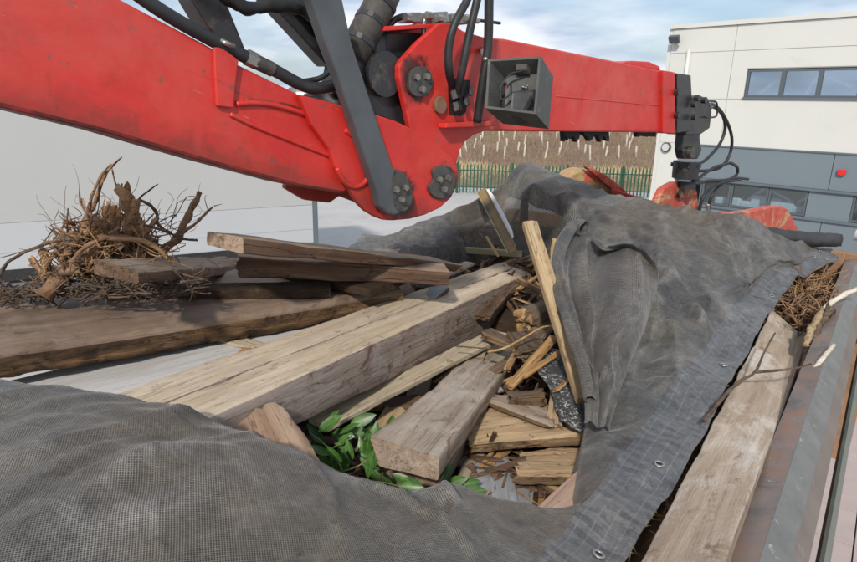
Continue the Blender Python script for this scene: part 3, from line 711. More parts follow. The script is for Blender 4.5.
    lo = [s_gr, FS(702, 195)[0], FS(731, 195)[0], FS(769, 197)[0], FS(808, 200)[0]]
    for i in range(4): win(lo[i] + .005, gw0 - 0.03, lo[i + 1] - .005, gw1 + 0.02, 'glasslow')
    sg = FS(854, 200)[0]
    frect('infill_panel', lo[4] + .01, gw0 - .04, sg - .01, gw1 + .03, 0.0, 0.06, M['greyclad'], t)
    frect('wall', lo[4], gw0 - .05, sg, gw1 + .05, -0.22, -0.002, bk, t)
    for i in range(3): win(sg + i * 1.0, gw0 - 0.03, sg + i * 1.0 + 0.99, gw1 + 0.02, 'glasslow')
    # braces and wrapped goods seen inside
    for (a, b_) in (((736, 205), (768, 183)), ((750, 183), (800, 212)), ((790, 205), (830, 184))):
        s0, z0 = FS(*a); s1, z1 = FS(*b_)
        tube('brace', [Fp(s0, z0, -.5), Fp(s1, z1, -.5)], 0.045, M['bracewhite'], t, smoothp=False, seg=6)
    for (a, b_) in (((750, 97), (782, 74)), ((822, 74), (870, 98)), ((800, 97), (815, 74))):
        s0, z0 = FS(*a); s1, z1 = FS(*b_)
        tube('brace', [Fp(s0, z0, -.3), Fp(s1, z1, -.3)], 0.05, M['bracewhite'], t, smoothp=False, seg=6)
    rnd = random.Random(4)
    for i in range(9):
        s0 = FS(705 + i * 13, 207)[0]; hgt = rnd.uniform(0.2, 0.42)
        bx = box('wrapped_goods', Fp(s0 + .25, gw0 - .1 + hgt / 2, -0.50), FU * rnd.uniform(.16, .26), FN * .2, Vector((0, 0, hgt / 2)), M['bag'], bevel=0.06, loc=Fp(s0 + .25, gw0 - .1, -0.75))
        tag(bx, 'pale blue wrapped bundle behind the ground floor windows', 'bundle', 'wrapped goods behind the ground floor windows')
    frect('bench', s_gr, gw0 - 0.22, lo[4], gw0 - .16, -1.1, -0.3, M['lightgrey'], t)
    # drain pipe, lights and alarm on the wall
    dp = FS(690, 60)[0]
    tube('downpipe', [Fp(dp, FS(692, 50)[1], 0.13), Fp(dp, zb + 0.05, 0.13)], 0.05, M['claywall'], t, smoothp=False, seg=8)
    s, z = FS(679, 41); f = thing('floodlight', Fp(s, z, 0.08), 'small black floodlight on the cream wall near the building corner', 'floodlight')
    box('lamp_housing', Fp(s, z + .02, 0.28), FU * 0.13, (FN * .8 - Vector((0, 0, .6))) * 0.05, (FN * .6 + Vector((0, 0, .8))) * 0.10, M['steel'], f, 0.01)
    box('bracket', Fp(s, z - .03, 0.155), FU * 0.03, FN * 0.075, Vector((0, 0, .025)), M['steel'], f)
    s, z = FS(668, 147); f = thing('bulkhead_light', Fp(s, z, 0.075), 'small round bulkhead light on the cream building corner', 'wall light')
    cyl('casing', Fp(s, z, 0.078), FN, 0.13, 0.06, M['steel'], f); cyl('lens', Fp(s, z, 0.139), FN, 0.095, 0.03, M['lightgrey'], f, bevel=.01)
    s, z = FS(843, 172); f = thing('alarm_box', Fp(s, z, 0.075), 'small red alarm box on the slate grey wall', 'alarm')
    prism('case', [Fp(s + x, z + y, 0.078) for x, y in ((-.085, .06), (.085, .06), (.075, -.055), (.03, -.08), (-.075, -.06))], FN * .07, M['alarm'], f, 0.012)
building()
# ------------------------------------------------------------------ parked box trailer on the left
def parked_trailer():
    b = H(317, 243, 2.75); a = H(20, 270, 2.75)
    d = (b - a); d.z = 0; d.normalize(); a2 = b - d * 13.0; nrm = Vector((d.y, -d.x, 0))
    if nrm.dot(CAM - b) < 0: nrm = -nrm
    t = thing('box_trailer', Vector((a2.x, a2.y, 0)), 'long light grey box trailer parked at the left behind the timber load', 'trailer')
    z0, z1 = b.z, 3.98; zm = z0 + 0.78
    def bx(name, s0, s1, zz0, zz1, o0, o1, mat):
        c = a2 + d * (s0 + s1) / 2 + nrm * (o0 + o1) / 2; c.z = (zz0 + zz1) / 2
        return box(name, c, d * (s1 - s0) / 2, nrm * (o1 - o0) / 2, Vector((0, 0, (zz1 - zz0) / 2)), mat, t)
    bx('side_panel', 0, 12.93, zm + .006, z1 - .08, -0.05, 0, M['trailer'])
    bx('lower_panel', 0, 12.93, z0 + .02, zm, -0.05, 0.002, M['trailerlow'])
    bx('trim_strip', 0, 12.93, z0 + 0.30, z0 + 0.335, 0.003, 0.009, M['trailerlow'])
    bx('corner_post', 12.935, 13.03, z0, z1, -2.4, 0.015, M['greytrim'])
    bx('top_rail', 0, 12.93, z1 - .08, z1, -2.4, 0.012, M['trailer'])
    bx('side_rail', 0, 12.93, z0 - 0.16, z0 + 0.02, -0.12, 0.03, M['black'])
    bx('floor', 0, 12.93, z0 - .05, z0 + .02, -2.4, -0.13, M['greytrim'])
    for s in (1.0, 2.3, 3.6, 11.6):
        for o in (-0.2, -2.2):
            c = a2 + d * s + nrm * o; c.z = 0.5
            wl = cyl('wheel', c - nrm * .14, nrm, 0.5, 0.28, M['rubber'], t, 28, 0.03)
            cyl('rim', c + nrm * .141, nrm, 0.26, 0.02, M['zinc'], wl, 20)
    bx('chassis_beam', 0, 12.5, z0 - .40, z0 - .17, -0.9, -0.75, M['black']); bx('chassis_beam', 0, 12.5, z0 - .40, z0 - .17, -1.7, -1.55, M['black'])
    bx('landing_leg', 9.8, 9.95, 0.02, z0 - .41, -0.5, -0.35, M['black'])
parked_trailer()
# ------------------------------------------------------------------ paving slabs on the right
rvp = ray(905, 112); AX = Vector((rvp.x, rvp.y, 0)).normalized(); AQ = Vector((AX.y, -AX.x, 0))    # trailer axis and its right
def qa(v): return (v - CAM).dot(AX), (v - CAM).dot(AQ)
def W3(a, q, z): v = AX * a + AQ * q; return Vector((v.x, v.y, z))
def paving():
    p = H(832, 545, HC); a0, q0 = qa(p)
    p2 = H(856, 520, HC); _, q1 = qa(p2)
    base = box('pavement', W3(a0 + 3, q0 + 2.4, 0.004 + .01), AX * 7, AQ * 3.0, Vector((0, 0, 0.01)), M['joint']); tag(base, kind='structure')
    me = None; sz = 0.60; n = 0
    for i in range(-5, 14):
        for j in range(-1, 7):
            bm = None
            c = W3(a0 + (i + .5) * sz, q1 + (j - .5) * sz, 0.046)
            if me is None:
                bm = bmesh.new(); boxgeo(bm, Vector((0, 0, 0)), AX * (sz / 2 - .006), AQ * (sz / 2 - .006), Vector((0, 0, 0.02)), 0.004)
                me = bpy.data.meshes.new('paving_slab'); bm.normal_update(); bm.to_mesh(me); bm.free(); me.materials.append(M['slabpave'])
            o = bpy.data.objects.new('paving_slab', me); COL.objects.link(o); o.parent = base; o.location = c + Vector((0, 0, random.uniform(-.002, .002)))
paving()
# ------------------------------------------------------------------ the tipper body that carries the load
def q_at(px, py, h): return qa(H(px, py, h))[1]
def tipper():
    aF, _ = qa(H(841, 258, 1.06)); a0 = -1.2
    t = thing('tipper_body', W3(2, -1.5, 0), 'rusty steel tipper body with scuffed grey top rail holding the timber load', 'tipper body')
    qs = [(q_at(748, 500, 1.07), HC - 1.07), (q_at(781, 500, 1.05), HC - 1.05), (q_at(807, 500, 1.10), HC - 1.10), (q_at(823, 500, 1.17), HC - 1.17)]
    q5, q6 = q_at(835, 500, 1.36), q_at(839.5, 500, 1.40)
    def strip(name, prof, mat, a_0=a0, a_1=None, n=60, rough=0.0015):
        a_1 = aF if a_1 is None else a_1; vs = []; fs = []; k = len(prof)
        for i in range(n + 1):
            a = a_0 + (a_1 - a_0) * i / n
            for (q, z) in prof:
                v = W3(a, q, z); d = rough * noise.noise(v * 9); vs.append(v + AQ * d + Vector((0, 0, d)))
        for i in range(n):
            for j in range(k): fs.append((i * k + j, (i + 1) * k + j, (i + 1) * k + (j + 1) % k, i * k + (j + 1) % k))
        fs.append(tuple(range(k))); fs.append(tuple(n * k + j for j in range(k))[::-1])
        return pylink(name, vs, fs, mat, t)
    (q1, z1), (q2, z2), (q3, z3), (q4, z4) = qs
    strip('rail_top', [(q1, z1), (q2 - .004, z2), (q2 - .004, z2 - .05), (q1, z1 - .30)], M['railrust'])
    strip('rail_chamfer', [(q2 - .004, z2 + .001), (q2 + .008, z2 - .002), (q3, z3), (q3 - .01, z3 - .04), (q2, z2 - .05)], M['greysteel'], rough=.001)
    strip('rail_side', [(q3 - .004, z3 - .003), (q4 - .002, z4), (q4 - .003, z4 - .10), (q3 - .02, z4 - .10)], M['channel'], rough=.0005)
    strip('channel_recess', [(q3 - .05, z4 - .11), (q4 - .01, z4 - .11), (q4 - .01, z4 - .30), (q3 - .05, z4 - .30)], M['black'], rough=0)
    strip('lower_rail', [(q5 - .012, HC - 1.36), (q5, HC - 1.352), (q6 + .004, HC - 1.40), (q6 + .004, HC - 1.62), (q5 - .015, HC - 1.62)], M['pipegreen'], rough=.0006)
    strip('side_wall', [(q1 + .0, z1 - .31), (q3 - .06, z1 - .31), (q3 - .06, 1.1), (q1 + .0, 1.1)], M['rust'], rough=0)
    qL = -3.05
    strip('side_wall', [(qL - .06, z1 - .25), (qL, z1 - .25), (qL, 1.1), (qL - .06, 1.1)], M['rust'], rough=0)
    def wbox(name, a_0, a_1, q_0, q_1, z_0, z_1, mat, bev=0.0, par=None):
        return box(name, W3((a_0 + a_1) / 2, (q_0 + q_1) / 2, (z_0 + z_1) / 2), AX * (a_1 - a_0) / 2, AQ * (q_1 - q_0) / 2, Vector((0, 0, (z_1 - z_0) / 2)), mat, par or t, bev)
    wbox('floor', a0, aF, qL + .002, q1 - .002, 1.1, 1.16, M['rust'])
    wbox('tailgate', aF + .003, aF + .09, qL - .06, q4 + .12, 1.1, HC - 1.02, M['bluesteel'], .006)
    wbox('tailgate_post', aF - .09, aF + .0, q1 - .10, q1 - .003, 1.17, HC - 1.0, M['bluesteel'], .006)
    a_, q_ = qa(H(842, 240, .95))
    tube('gate_pipe', [W3(aF + .16, q1 + .02, HC - .90), W3(aF + .16, q4 + .5, HC - .93)], .042, M['whitemetal'], t, smoothp=False, seg=16)
    # chassis and wheels below, standing on the yard
    wbox('chassis', a0, aF, -2.3, -1.9, .78, 1.09, M['black']); wbox('chassis', a0, aF, -1.3, -.9, .78, 1.09, M['black'])
    for a in (0.6, 1.9, 4.2):
        for s, q in ((1, q3 - .36), (-1, qL + .02)):
            wl = cyl('wheel', W3(a, q, .5), AQ, .5, .3, M['rubber'], t, 28, .03); cyl('rim', W3(a, q + (.301 if s > 0 else -.021), .5), AQ, .26, .02, M['zinc'], wl, 20)
def railrust():
    mt, nt, b = newmat('rail_rust_and_scuffs'); g = G(nt); v = g.coord('World')
    n = g.noise(v, 6, 8, 0.75, 0.5); n2 = g.noise(v, 45, 6, 0.8); n3 = g.noise(v, 3, 5, 0.6)
    c = g.ramp(n, [(0.38, (0.10, 0.092, 0.09)), (0.5, (0.17, 0.125, 0.10)), (0.62, (0.235, 0.12, 0.07))])
    c = g.mix(g.ramp(n3, [(0.5, 0.0), (0.7, 0.6)]), c, (0.20, 0.19, 0.19))
    c = g.mix(g.ramp(n2, [(0.62, 0.0), (0.7, 0.7)]), c, (0.45, 0.43, 0.41))
    nt.links.new(c, b.inputs['Base Color']); b.inputs['Roughness'].default_value = 0.5; b.inputs['Specular IOR Level'].default_value = .5
    g.bump(g.math('ADD', n, g.math('MULTIPLY', n2, .3)), 0.3, .006, b); return mt
M['railrust'] = railrust()
tipper()
# ------------------------------------------------------------------ loose debris filling the body
def debris():
    n = 90; vs = []; fs = []
    def hz(a, q):
        base = HC - 1.56 + 0.05 * fr((a, q, 0), 1.6, 4) + 0.05 * fr((a, q, 5), 7, 4)
        s = max(0, min(1, (-q - 1.3) / 0.8)); base += 0.22 * s
        s2 = max(0, min(1, (a - 2.6) / 1.2)) * max(0, min(1, (-q - .25) / .3)); base = max(base, HC - 1.42 + .30 * s2 + 0.05 * fr((a, q, 0), 3, 4))
        return base
    for i in range(n + 1):
        for j in range(n + 1):
            a = -1.1 + 6.4 * i / n; q = -3.04 + 2.66 * j / n; vs.append(W3(a, q, hz(a, q)))
    for i in range(n):
        for j in range(n): fs.append((i * (n + 1) + j, (i + 1) * (n + 1) + j, (i + 1) * (n + 1) + j + 1, i * (n + 1) + j + 1))
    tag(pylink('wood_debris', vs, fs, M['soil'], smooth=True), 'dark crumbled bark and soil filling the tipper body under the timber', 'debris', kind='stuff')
    rnd = random.Random(5); V, F = [], []; V2, F2 = [], []
    for k in range(1900):
        a = rnd.uniform(1.1, 5.1); q = rnd.uniform(-3.0, -.42) if a > 3.2 else rnd.uniform(-1.45, -.42); z = hz(a, q) + rnd.uniform(0, .05)
        p = W3(a, q, z); ln = rnd.uniform(.03, .17); wd = rnd.uniform(.003, .014); th = wd * rnd.uniform(.3, 1)
        d = Vector((rnd.gauss(0, 1), rnd.gauss(0, 1), rnd.gauss(0, .35))).normalized(); s = d.cross(Vector((0, 0, 1))).normalized(); u = s.cross(d)
        VV, FF = (V, F) if rnd.random() < .82 else (V2, F2)
        b = len(VV)
        for e in (-1, 1):
            for (x, y) in ((-1, -1), (1, -1), (1, 1), (-1, 1)):
                VV.append(p + d * (ln * e + rnd.uniform(-.02, .02)) + s * wd * x * (1 if e < 0 else .4) + u * th * y * (1 if e < 0 else .4))
        FF += [(b, b + 1, b + 2, b + 3), (b + 7, b + 6, b + 5, b + 4)] + [(b + i, b + 4 + i, b + 4 + (i + 1) % 4, b + (i + 1) % 4) for i in range(4)]
    tag(pylink('wood_splinters', V, F, M['brown']), 'dark brown splinters strewn through the load', 'splinters', kind='stuff')
    tag(pylink('wood_splinters', V2, F2, M['splint']), 'light torn splinters strewn through the load', 'splinters', kind='stuff')
debris()
# ------------------------------------------------------------------ timbers
top_side = lambda c, n: 0 if n.z > 0.7 else 1
def main_pair():
    cs = {(-1, 1, 1): (100, 398), (-1, -1, 1): (180, 432), (-1, -1, -1): (180, 482), (1, 1, 1): (538, 249), (1, -1, 1): (556, 261), (1, -1, -1): (552, 302)}
    c, R, l, w_, t = fit_box((125, 415, .98), (545, 256, .98), .30, .20, cs, .06, .05)
    for s, lab in ((1, 'clean pale sawn beam lying flush along the far side of its twin'), (-1, 'clean pale topped beam with grey bark-stained face, largest timber across the middle')):
        SEED[0] += 1
        W2 = w_ * (.47 if s > 0 else .53)
        me = beam_mesh(l * (1.0 if s < 0 else .985), W2 - .004, t * (1 if s < 0 else .97), rough=.0022, er=.006, seed=SEED[0], matf=top_side, chip=.012, jag1=.02, n=110)
        me.materials.append(M['pale']); me.materials.append(M['greyw'])
        o = bpy.data.objects.new('sawn_timber', me); COL.objects.link(o)
        me.transform(Matrix.Translation((0 if s < 0 else -.02, (w_ / 2 - W2 / 2) * s, 0 if s < 0 else 0.002))); warp(me, c, R, l, w_, t, cs)
        Mx = R.to_4x4(); Mx.translation = c; o.matrix_world = Mx
        tag(o, lab, 'timber', 'pale beams lying side by side')
    return c, R, l, w_, t
MAINT = main_pair()
timber('sawn_timber', (405, 447, 1.13), (503, 347, 1.13), .22, .10, [M['dusty'], M['tanside']], 'short worn grey-brown beam pointing at the laurel leaves, on top of another beam',
       corners={(-1, 1, 1): (370, 437), (-1, -1, 1): (440, 457), (-1, -1, -1): (438, 481), (-1, 1, -1): (379, 466), (1, 1, 1): (489, 340), (1, -1, 1): (519, 352)}, matf=top_side, rough=.004, er=.01, chip=.03, jag1=.02, wd=.06)
timber('sawn_timber', (400, 473, 1.25), (500, 372, 1.26), .21, .10, [M['brown'], M['tanside']], 'brown beam hidden but for its end face under the short worn grey-brown beam', matf=top_side, rough=.004, er=.01,
       corners={(-1, -1, -1): (436, 503), (-1, 1, 1): (381, 468), (-1, -1, 1): (437, 484)})
timber('edge_board', (318, 422, 1.18), (500, 331, 1.17), .11, .025, M['cream'], 'thin cream coloured board sticking out along the foot of the largest pale beam', 'board', rough=.003, er=.003, jag1=.03)
timber('painted_board', (0, 405, 1.0), (360, 314, 1.0), .40, .018, M['white'], 'flat white painted board between the brown slab and the pale beams', 'board', rough=.001, er=.003)
timber('broken_board', (224, 337, .99), (262, 346, .98), .075, .014, M['cream'], 'small broken white-faced offcut lying on the white board', 'offcut', rough=.004, er=.002, jag0=.02, jag1=.03, n=14)
timber('broken_board', (238, 350, .985), (272, 352, .98), .05, .012, M['splint'], 'small tan chip of wood beside the broken white-faced offcut', 'offcut', rough=.004, er=.002, jag0=.02, jag1=.03, n=12)
slab_f = lambda c, n: 0 if n.z > 0.35 else 1
timber('slab', (-80, 330, .84), (395, 275, .86), .5, .13, [M['slab'], M['slabedge']], 'wide dark brown slab with ragged bark edge, lying left of the pale beams', 'slab', matf=slab_f, rough=.011, er=.035, wav=.02, wd=.1, wh=.03, n=120, seg=8,
       corners={(-1, 1, 1): (-80, 300), (-1, -1, 1): (-80, 362), (-1, -1, -1): (-80, 399), (1, -1, 1): (404, 290), (1, -1, -1): (404, 311)})
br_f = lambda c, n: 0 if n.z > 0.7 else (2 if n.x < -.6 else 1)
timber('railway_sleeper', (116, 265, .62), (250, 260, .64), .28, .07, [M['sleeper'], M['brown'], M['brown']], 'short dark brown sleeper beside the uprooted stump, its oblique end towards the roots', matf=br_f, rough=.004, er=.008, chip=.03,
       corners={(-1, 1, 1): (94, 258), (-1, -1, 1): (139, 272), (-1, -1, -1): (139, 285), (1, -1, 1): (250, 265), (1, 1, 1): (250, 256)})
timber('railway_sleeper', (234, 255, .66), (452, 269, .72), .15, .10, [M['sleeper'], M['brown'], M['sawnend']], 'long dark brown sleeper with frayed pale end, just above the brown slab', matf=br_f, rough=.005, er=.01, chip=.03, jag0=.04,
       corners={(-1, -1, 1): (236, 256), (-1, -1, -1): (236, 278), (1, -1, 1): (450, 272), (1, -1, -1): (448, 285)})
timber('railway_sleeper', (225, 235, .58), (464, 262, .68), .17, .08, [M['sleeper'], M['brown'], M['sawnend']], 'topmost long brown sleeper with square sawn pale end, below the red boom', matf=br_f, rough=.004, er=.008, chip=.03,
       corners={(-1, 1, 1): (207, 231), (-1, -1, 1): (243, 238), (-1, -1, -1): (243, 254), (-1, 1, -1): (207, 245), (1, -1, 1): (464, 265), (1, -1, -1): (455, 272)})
timber('plank', (300, 262, .82), (395, 280, .82), .4, .04, M['soil'], 'added dark plank standing for the shade under the long brown sleepers', 'plank', rough=.004, jag0=.02)  # dark plank added where there is only a dark void and debris
timber('plank', (110, 289, .80), (330, 284, .82), .12, .05, M['soil'], 'thin dark plank added for the shade in the gap between the short sleeper and the slab', 'plank', rough=.005)  # also added, its dark colour stands for the shaded gap
timber('wooden_stake', (587, 398, 1.10), (530, 220, .56), .074, .042, M['stake'], 'long yellow stake standing diagonally against the folded mesh sheet', 'stake', rough=.002, er=.005, jag1=.02, n=60)
timber('broken_board', (556, 262, .88), (558, 238, .80), .075, .05, M['splint'], 'short pale broken stub beside the top of the yellow stake', 'offcut', rough=.006, jag1=.03, jag0=.02, n=16)
timber('log', (521, 313, 1.06), (590, 282, .98), .145, .13, [M['bark'], M['splint']], 'round log with a splintered orange end behind the yellow stake', 'log', rough=.01, er=.04, jag0=.06, n=30, seg=6, matf=lambda c, n: 1 if n.x < -.5 else 0)
timber('broken_board', (484, 329, 1.10), (522, 345, 1.14), .09, .04, [M['bark'], M['plyedge']], 'chunk of rough bark at the foot of the largest beam', 'offcut', rough=.008, jag0=.03, jag1=.03, n=18, matf=top_side)
timber('broken_board', (540, 352, 1.12), (520, 330, 1.10), .16, .05, [M['bark'], M['plyedge']], 'dark broken chunk under the splintered orange log', 'offcut', rough=.01, jag0=.03, jag1=.03, n=18, matf=top_side)
timber('splintered_stick', (508, 386, 1.17), (556, 334, 1.04), .045, .02, M['splint'], 'splintered yellow stick left of the yellow stake', 'splinter', rough=.005, jag0=.03, jag1=.06, n=24)
timber('splintered_stick', (520, 376, 1.15), (562, 350, 1.08), .035, .015, M['splint'], 'short torn sliver crossing beside the splintered yellow stick', 'splinter', rough=.005, jag0=.04, jag1=.06, n=20)
timber('broken_board', (507, 393, 1.19), (545, 391, 1.17), .085, .055, [M['bark'], M['plyedge']], 'rough red-brown block lying on the broken plywood', 'offcut', rough=.010, er=.012, jag0=.03, jag1=.03, n=20, matf=top_side)
timber('broken_plywood', (492, 396, 1.23), (560, 420, 1.21), .12, .02, [M['tanw'], M['plyedge']], 'thin grey-brown layer of plywood on top of the larger torn sheet', 'plywood', rough=.006, er=.004, jag0=.05, jag1=.05, n=26, wav=.02, matf=top_side)
timber('broken_plywood', (466, 430, 1.28), (594, 416, 1.22), .30, .04, [M['ply'], M['plyedge']], 'large torn tan plywood sheet with ragged front edge', 'plywood', rough=.009, er=.008, jag0=.05, jag1=.03, n=46, wav=.05, seg=8, chip=.04, matf=top_side)
timber('broken_plywood', (516, 462, 1.31), (604, 462, 1.24), .20, .032, [M['ply'], M['plyedge']], 'lower torn plywood piece tucked against the mesh sheet edge', 'plywood', rough=.008, er=.006, jag0=.05, jag1=.03, n=36, wav=.03, seg=8, chip=.04, matf=top_side)
timber('board', (497, 520, 1.36), (484, 440, 1.38), .18, .018, M['bluegrey'], 'blue-grey board with a broken edge below the torn plywood', 'board', rough=.003, jag1=.04)
timber('board', (520, 518, 1.37), (532, 450, 1.42), .07, .02, M['bluegrey'], 'narrow blue-grey strip right of the wider blue-grey board', 'board', rough=.003, jag1=.03)
timber('board', (456, 492, 1.34), (480, 440, 1.38), .045, .018, M['cream'], 'cream batten between the short beam and the blue-grey board', 'board', rough=.003, jag0=.02)
timber('batten', (540, 515, 1.38), (546, 450, 1.40), .025, .02, M['splint'], 'thin tan batten standing beside the pinkish board', 'batten', rough=.003)
timber('batten', (556, 500, 1.38), (536, 440, 1.38), .03, .02, M['brown'], 'thin brown batten crossing behind the tan batten', 'batten', rough=.003)
timber('board', (545, 528, 1.12), (604, 470, 1.10), .13, .018, M['pink'], 'pinkish board poking out from under the mesh corner', 'board', rough=.002, jag1=.02)
timber('wood_chunk', (298, 510, 1.04), (251, 403, .88), .30, .14, [M['chunk'], M['chunk']], 'rough tan chunk of wood leaning behind the near mesh sheet', 'wood chunk', rough=.016, er=.04, n=50, seg=10, jag1=.02, taper=.35, matf=top_side)
timber('plank', (652, 640, 1.14), (790, 327, 1.08), .2, .03, [M['rightpl'], M['tanside']], 'wide bleached plank lying along the steel rail', 'plank', rough=.002, er=.006, wd=.06, chip=.006, n=110, seg=7,
       corners={(-1, 1, 1): (600, 640), (-1, -1, 1): (694, 640), (1, 1, 1): (771, 309), (1, -1, 1): (810, 342)}, matf=top_side)
timber('plank', (600, 620, 1.2), (765, 330, 1.2), .10, .05, [M['slabedge'], M['slabedge']], 'dark red-brown plank seen in the gap left of the bleached plank', 'plank', rough=.01, chip=.04)
timber('plank', (523, 238, .98), (526, 178, .53), .06, .05, M['brown'], 'brown post holding the mesh sheet up at its peak', 'post', rough=.004)
timber('metal_rail', (452, 246, 1.0), (522, 251, 1.02), .035, .045, M['yellowmetal'], 'dull yellow metal rail lying under the far mesh sheet', 'rail', rough=.0005, er=.003)
timber('metal_rail', (432, 256, 1.0), (458, 245, 1.0), .035, .03, M['yellowmetal'], 'short dull yellow metal piece angled off the long yellow rail', 'rail', rough=.0005, er=.003)
timber('board', (430, 280, .94), (470, 262, .94), .07, .02, M['greyw'], 'small grey slat against the end of the sleepers', 'slat', rough=.004, jag0=.03)
timber('board', (452, 247, 1.04), (532, 243, 1.06), .22, .03, M['bark'], 'dark rough board in the hollow under the far mesh sheet', 'board', rough=.01, jag0=.03, jag1=.03)
timber('splintered_stick', (499, 256, .98), (487, 236, .86), .02, .012, M['splint'], 'small pale stick standing in the hollow left of the steel channel', 'stick', rough=.002)
def filler():
    rnd = random.Random(44)
    kinds = [('broken_board', 'tanw', 'tan'), ('broken_board', 'ply', 'pale yellow'), ('broken_board', 'brown', 'dark brown'), ('broken_board', 'bluegrey', 'blue-grey'), ('batten', 'splint', 'torn orange'), ('broken_board', 'bark', 'bark covered')]
    spots = [(470, 362, 1.22, 'under the top of the short worn beam'), (500, 366, 1.20, 'behind the splintered yellow stick'), (528, 372, 1.19, 'between splintered stick and felt'), (516, 352, 1.15, 'under the dark broken chunk'),
             (470, 392, 1.27, 'against the flank of the short worn beam'), (480, 412, 1.27, 'left of the torn plywood'), (520, 408, 1.24, 'between the two plywood layers'), (556, 398, 1.20, 'beside the red-brown block'),
             (468, 455, 1.36, 'beside the cream batten'), (500, 470, 1.40, 'under the large torn plywood'), (520, 486, 1.41, 'behind the narrow blue-grey strip'), (548, 474, 1.36, 'under the lower plywood piece'), (560, 492, 1.34, 'beside the pinkish board'),
             (360, 412, 1.30, 'in the dark gap above the laurel'), (392, 402, 1.32, 'in the gap under the cream edge board'), (330, 440, 1.30, 'behind the upper laurel leaves'), (380, 430, 1.33, 'behind the laurel beside the short beam'), (420, 386, 1.32, 'under the middle of the cream edge board'),
             (560, 318, 1.12, 'under the round log'), (536, 338, 1.12, 'below the end of the round log'), (574, 372, 1.12, 'between stake and folded mesh'), (545, 290, 1.05, 'above the round log'), (430, 296, .98, 'at the end of the brown slab'), (410, 300, .98, 'beside the corner of the brown slab'), (495, 300, 1.12, 'at the foot of the large beam')]
    for i, (px, py, h, where) in enumerate(spots):
        nm, mt, cl = kinds[(i * 5 + i // 3) % 6]; a = rnd.uniform(0, 3.14); ln = rnd.uniform(16, 36)
        wd = rnd.uniform(.05, .13) if nm != 'batten' else rnd.uniform(.02, .035)
        timber(nm, (px - math.cos(a) * ln, py + math.sin(a) * ln * .8, h + .02), (px + math.cos(a) * ln, py - math.sin(a) * ln * .8, h - .01), wd, rnd.uniform(.012, .028), [M[mt], M['plyedge']], cl + (' batten ' if nm == 'batten' else ' broken board ') + where, 'offcut',
               rough=.006, er=.004, jag0=.04, jag1=.05, n=22, wav=.01, matf=top_side)
filler()
def channel():
    A, B = (513, 252, .95), (481, 190, .60)
    a, b = H(*A), H(*B); ax = (b - a) / 2; c = (a + b) / 2
    vd = (CAM - c).normalized(); s = ax.normalized().cross(vd).normalized(); 
    if s.dot(Rv) < 0: s = -s
    f = s.cross(ax.normalized()); f = f if f.dot(vd) > 0 else -f
    t = thing('steel_channel', a, 'old brown steel channel with a white face, standing up out of the load', 'steel channel')
    box('web', c, ax, s * .030, f * .003, M['brownmetal'], t)
    box('flange', c - s * .0335 + f * .012, ax, s * .003, f * .015, M['yellowmetal'], t)
    box('flange', c + s * .0335 + f * .004 , ax * .98, s * .003, f * .022, M['brownmetal'], t)
    n = ax.normalized()
    pts = [b + s * .0372 - n * .012, b + s * .052 - n * .02, b + s * .062 - n * .09, c + s * .066, c + s * .064 - ax * .45, c + s * .052 - ax * .62, c + s * .0372 - ax * .66]
    prism('white_face', [p - f * .004 for p in pts], -f * .005, M['whitemetal'], t)
channel()
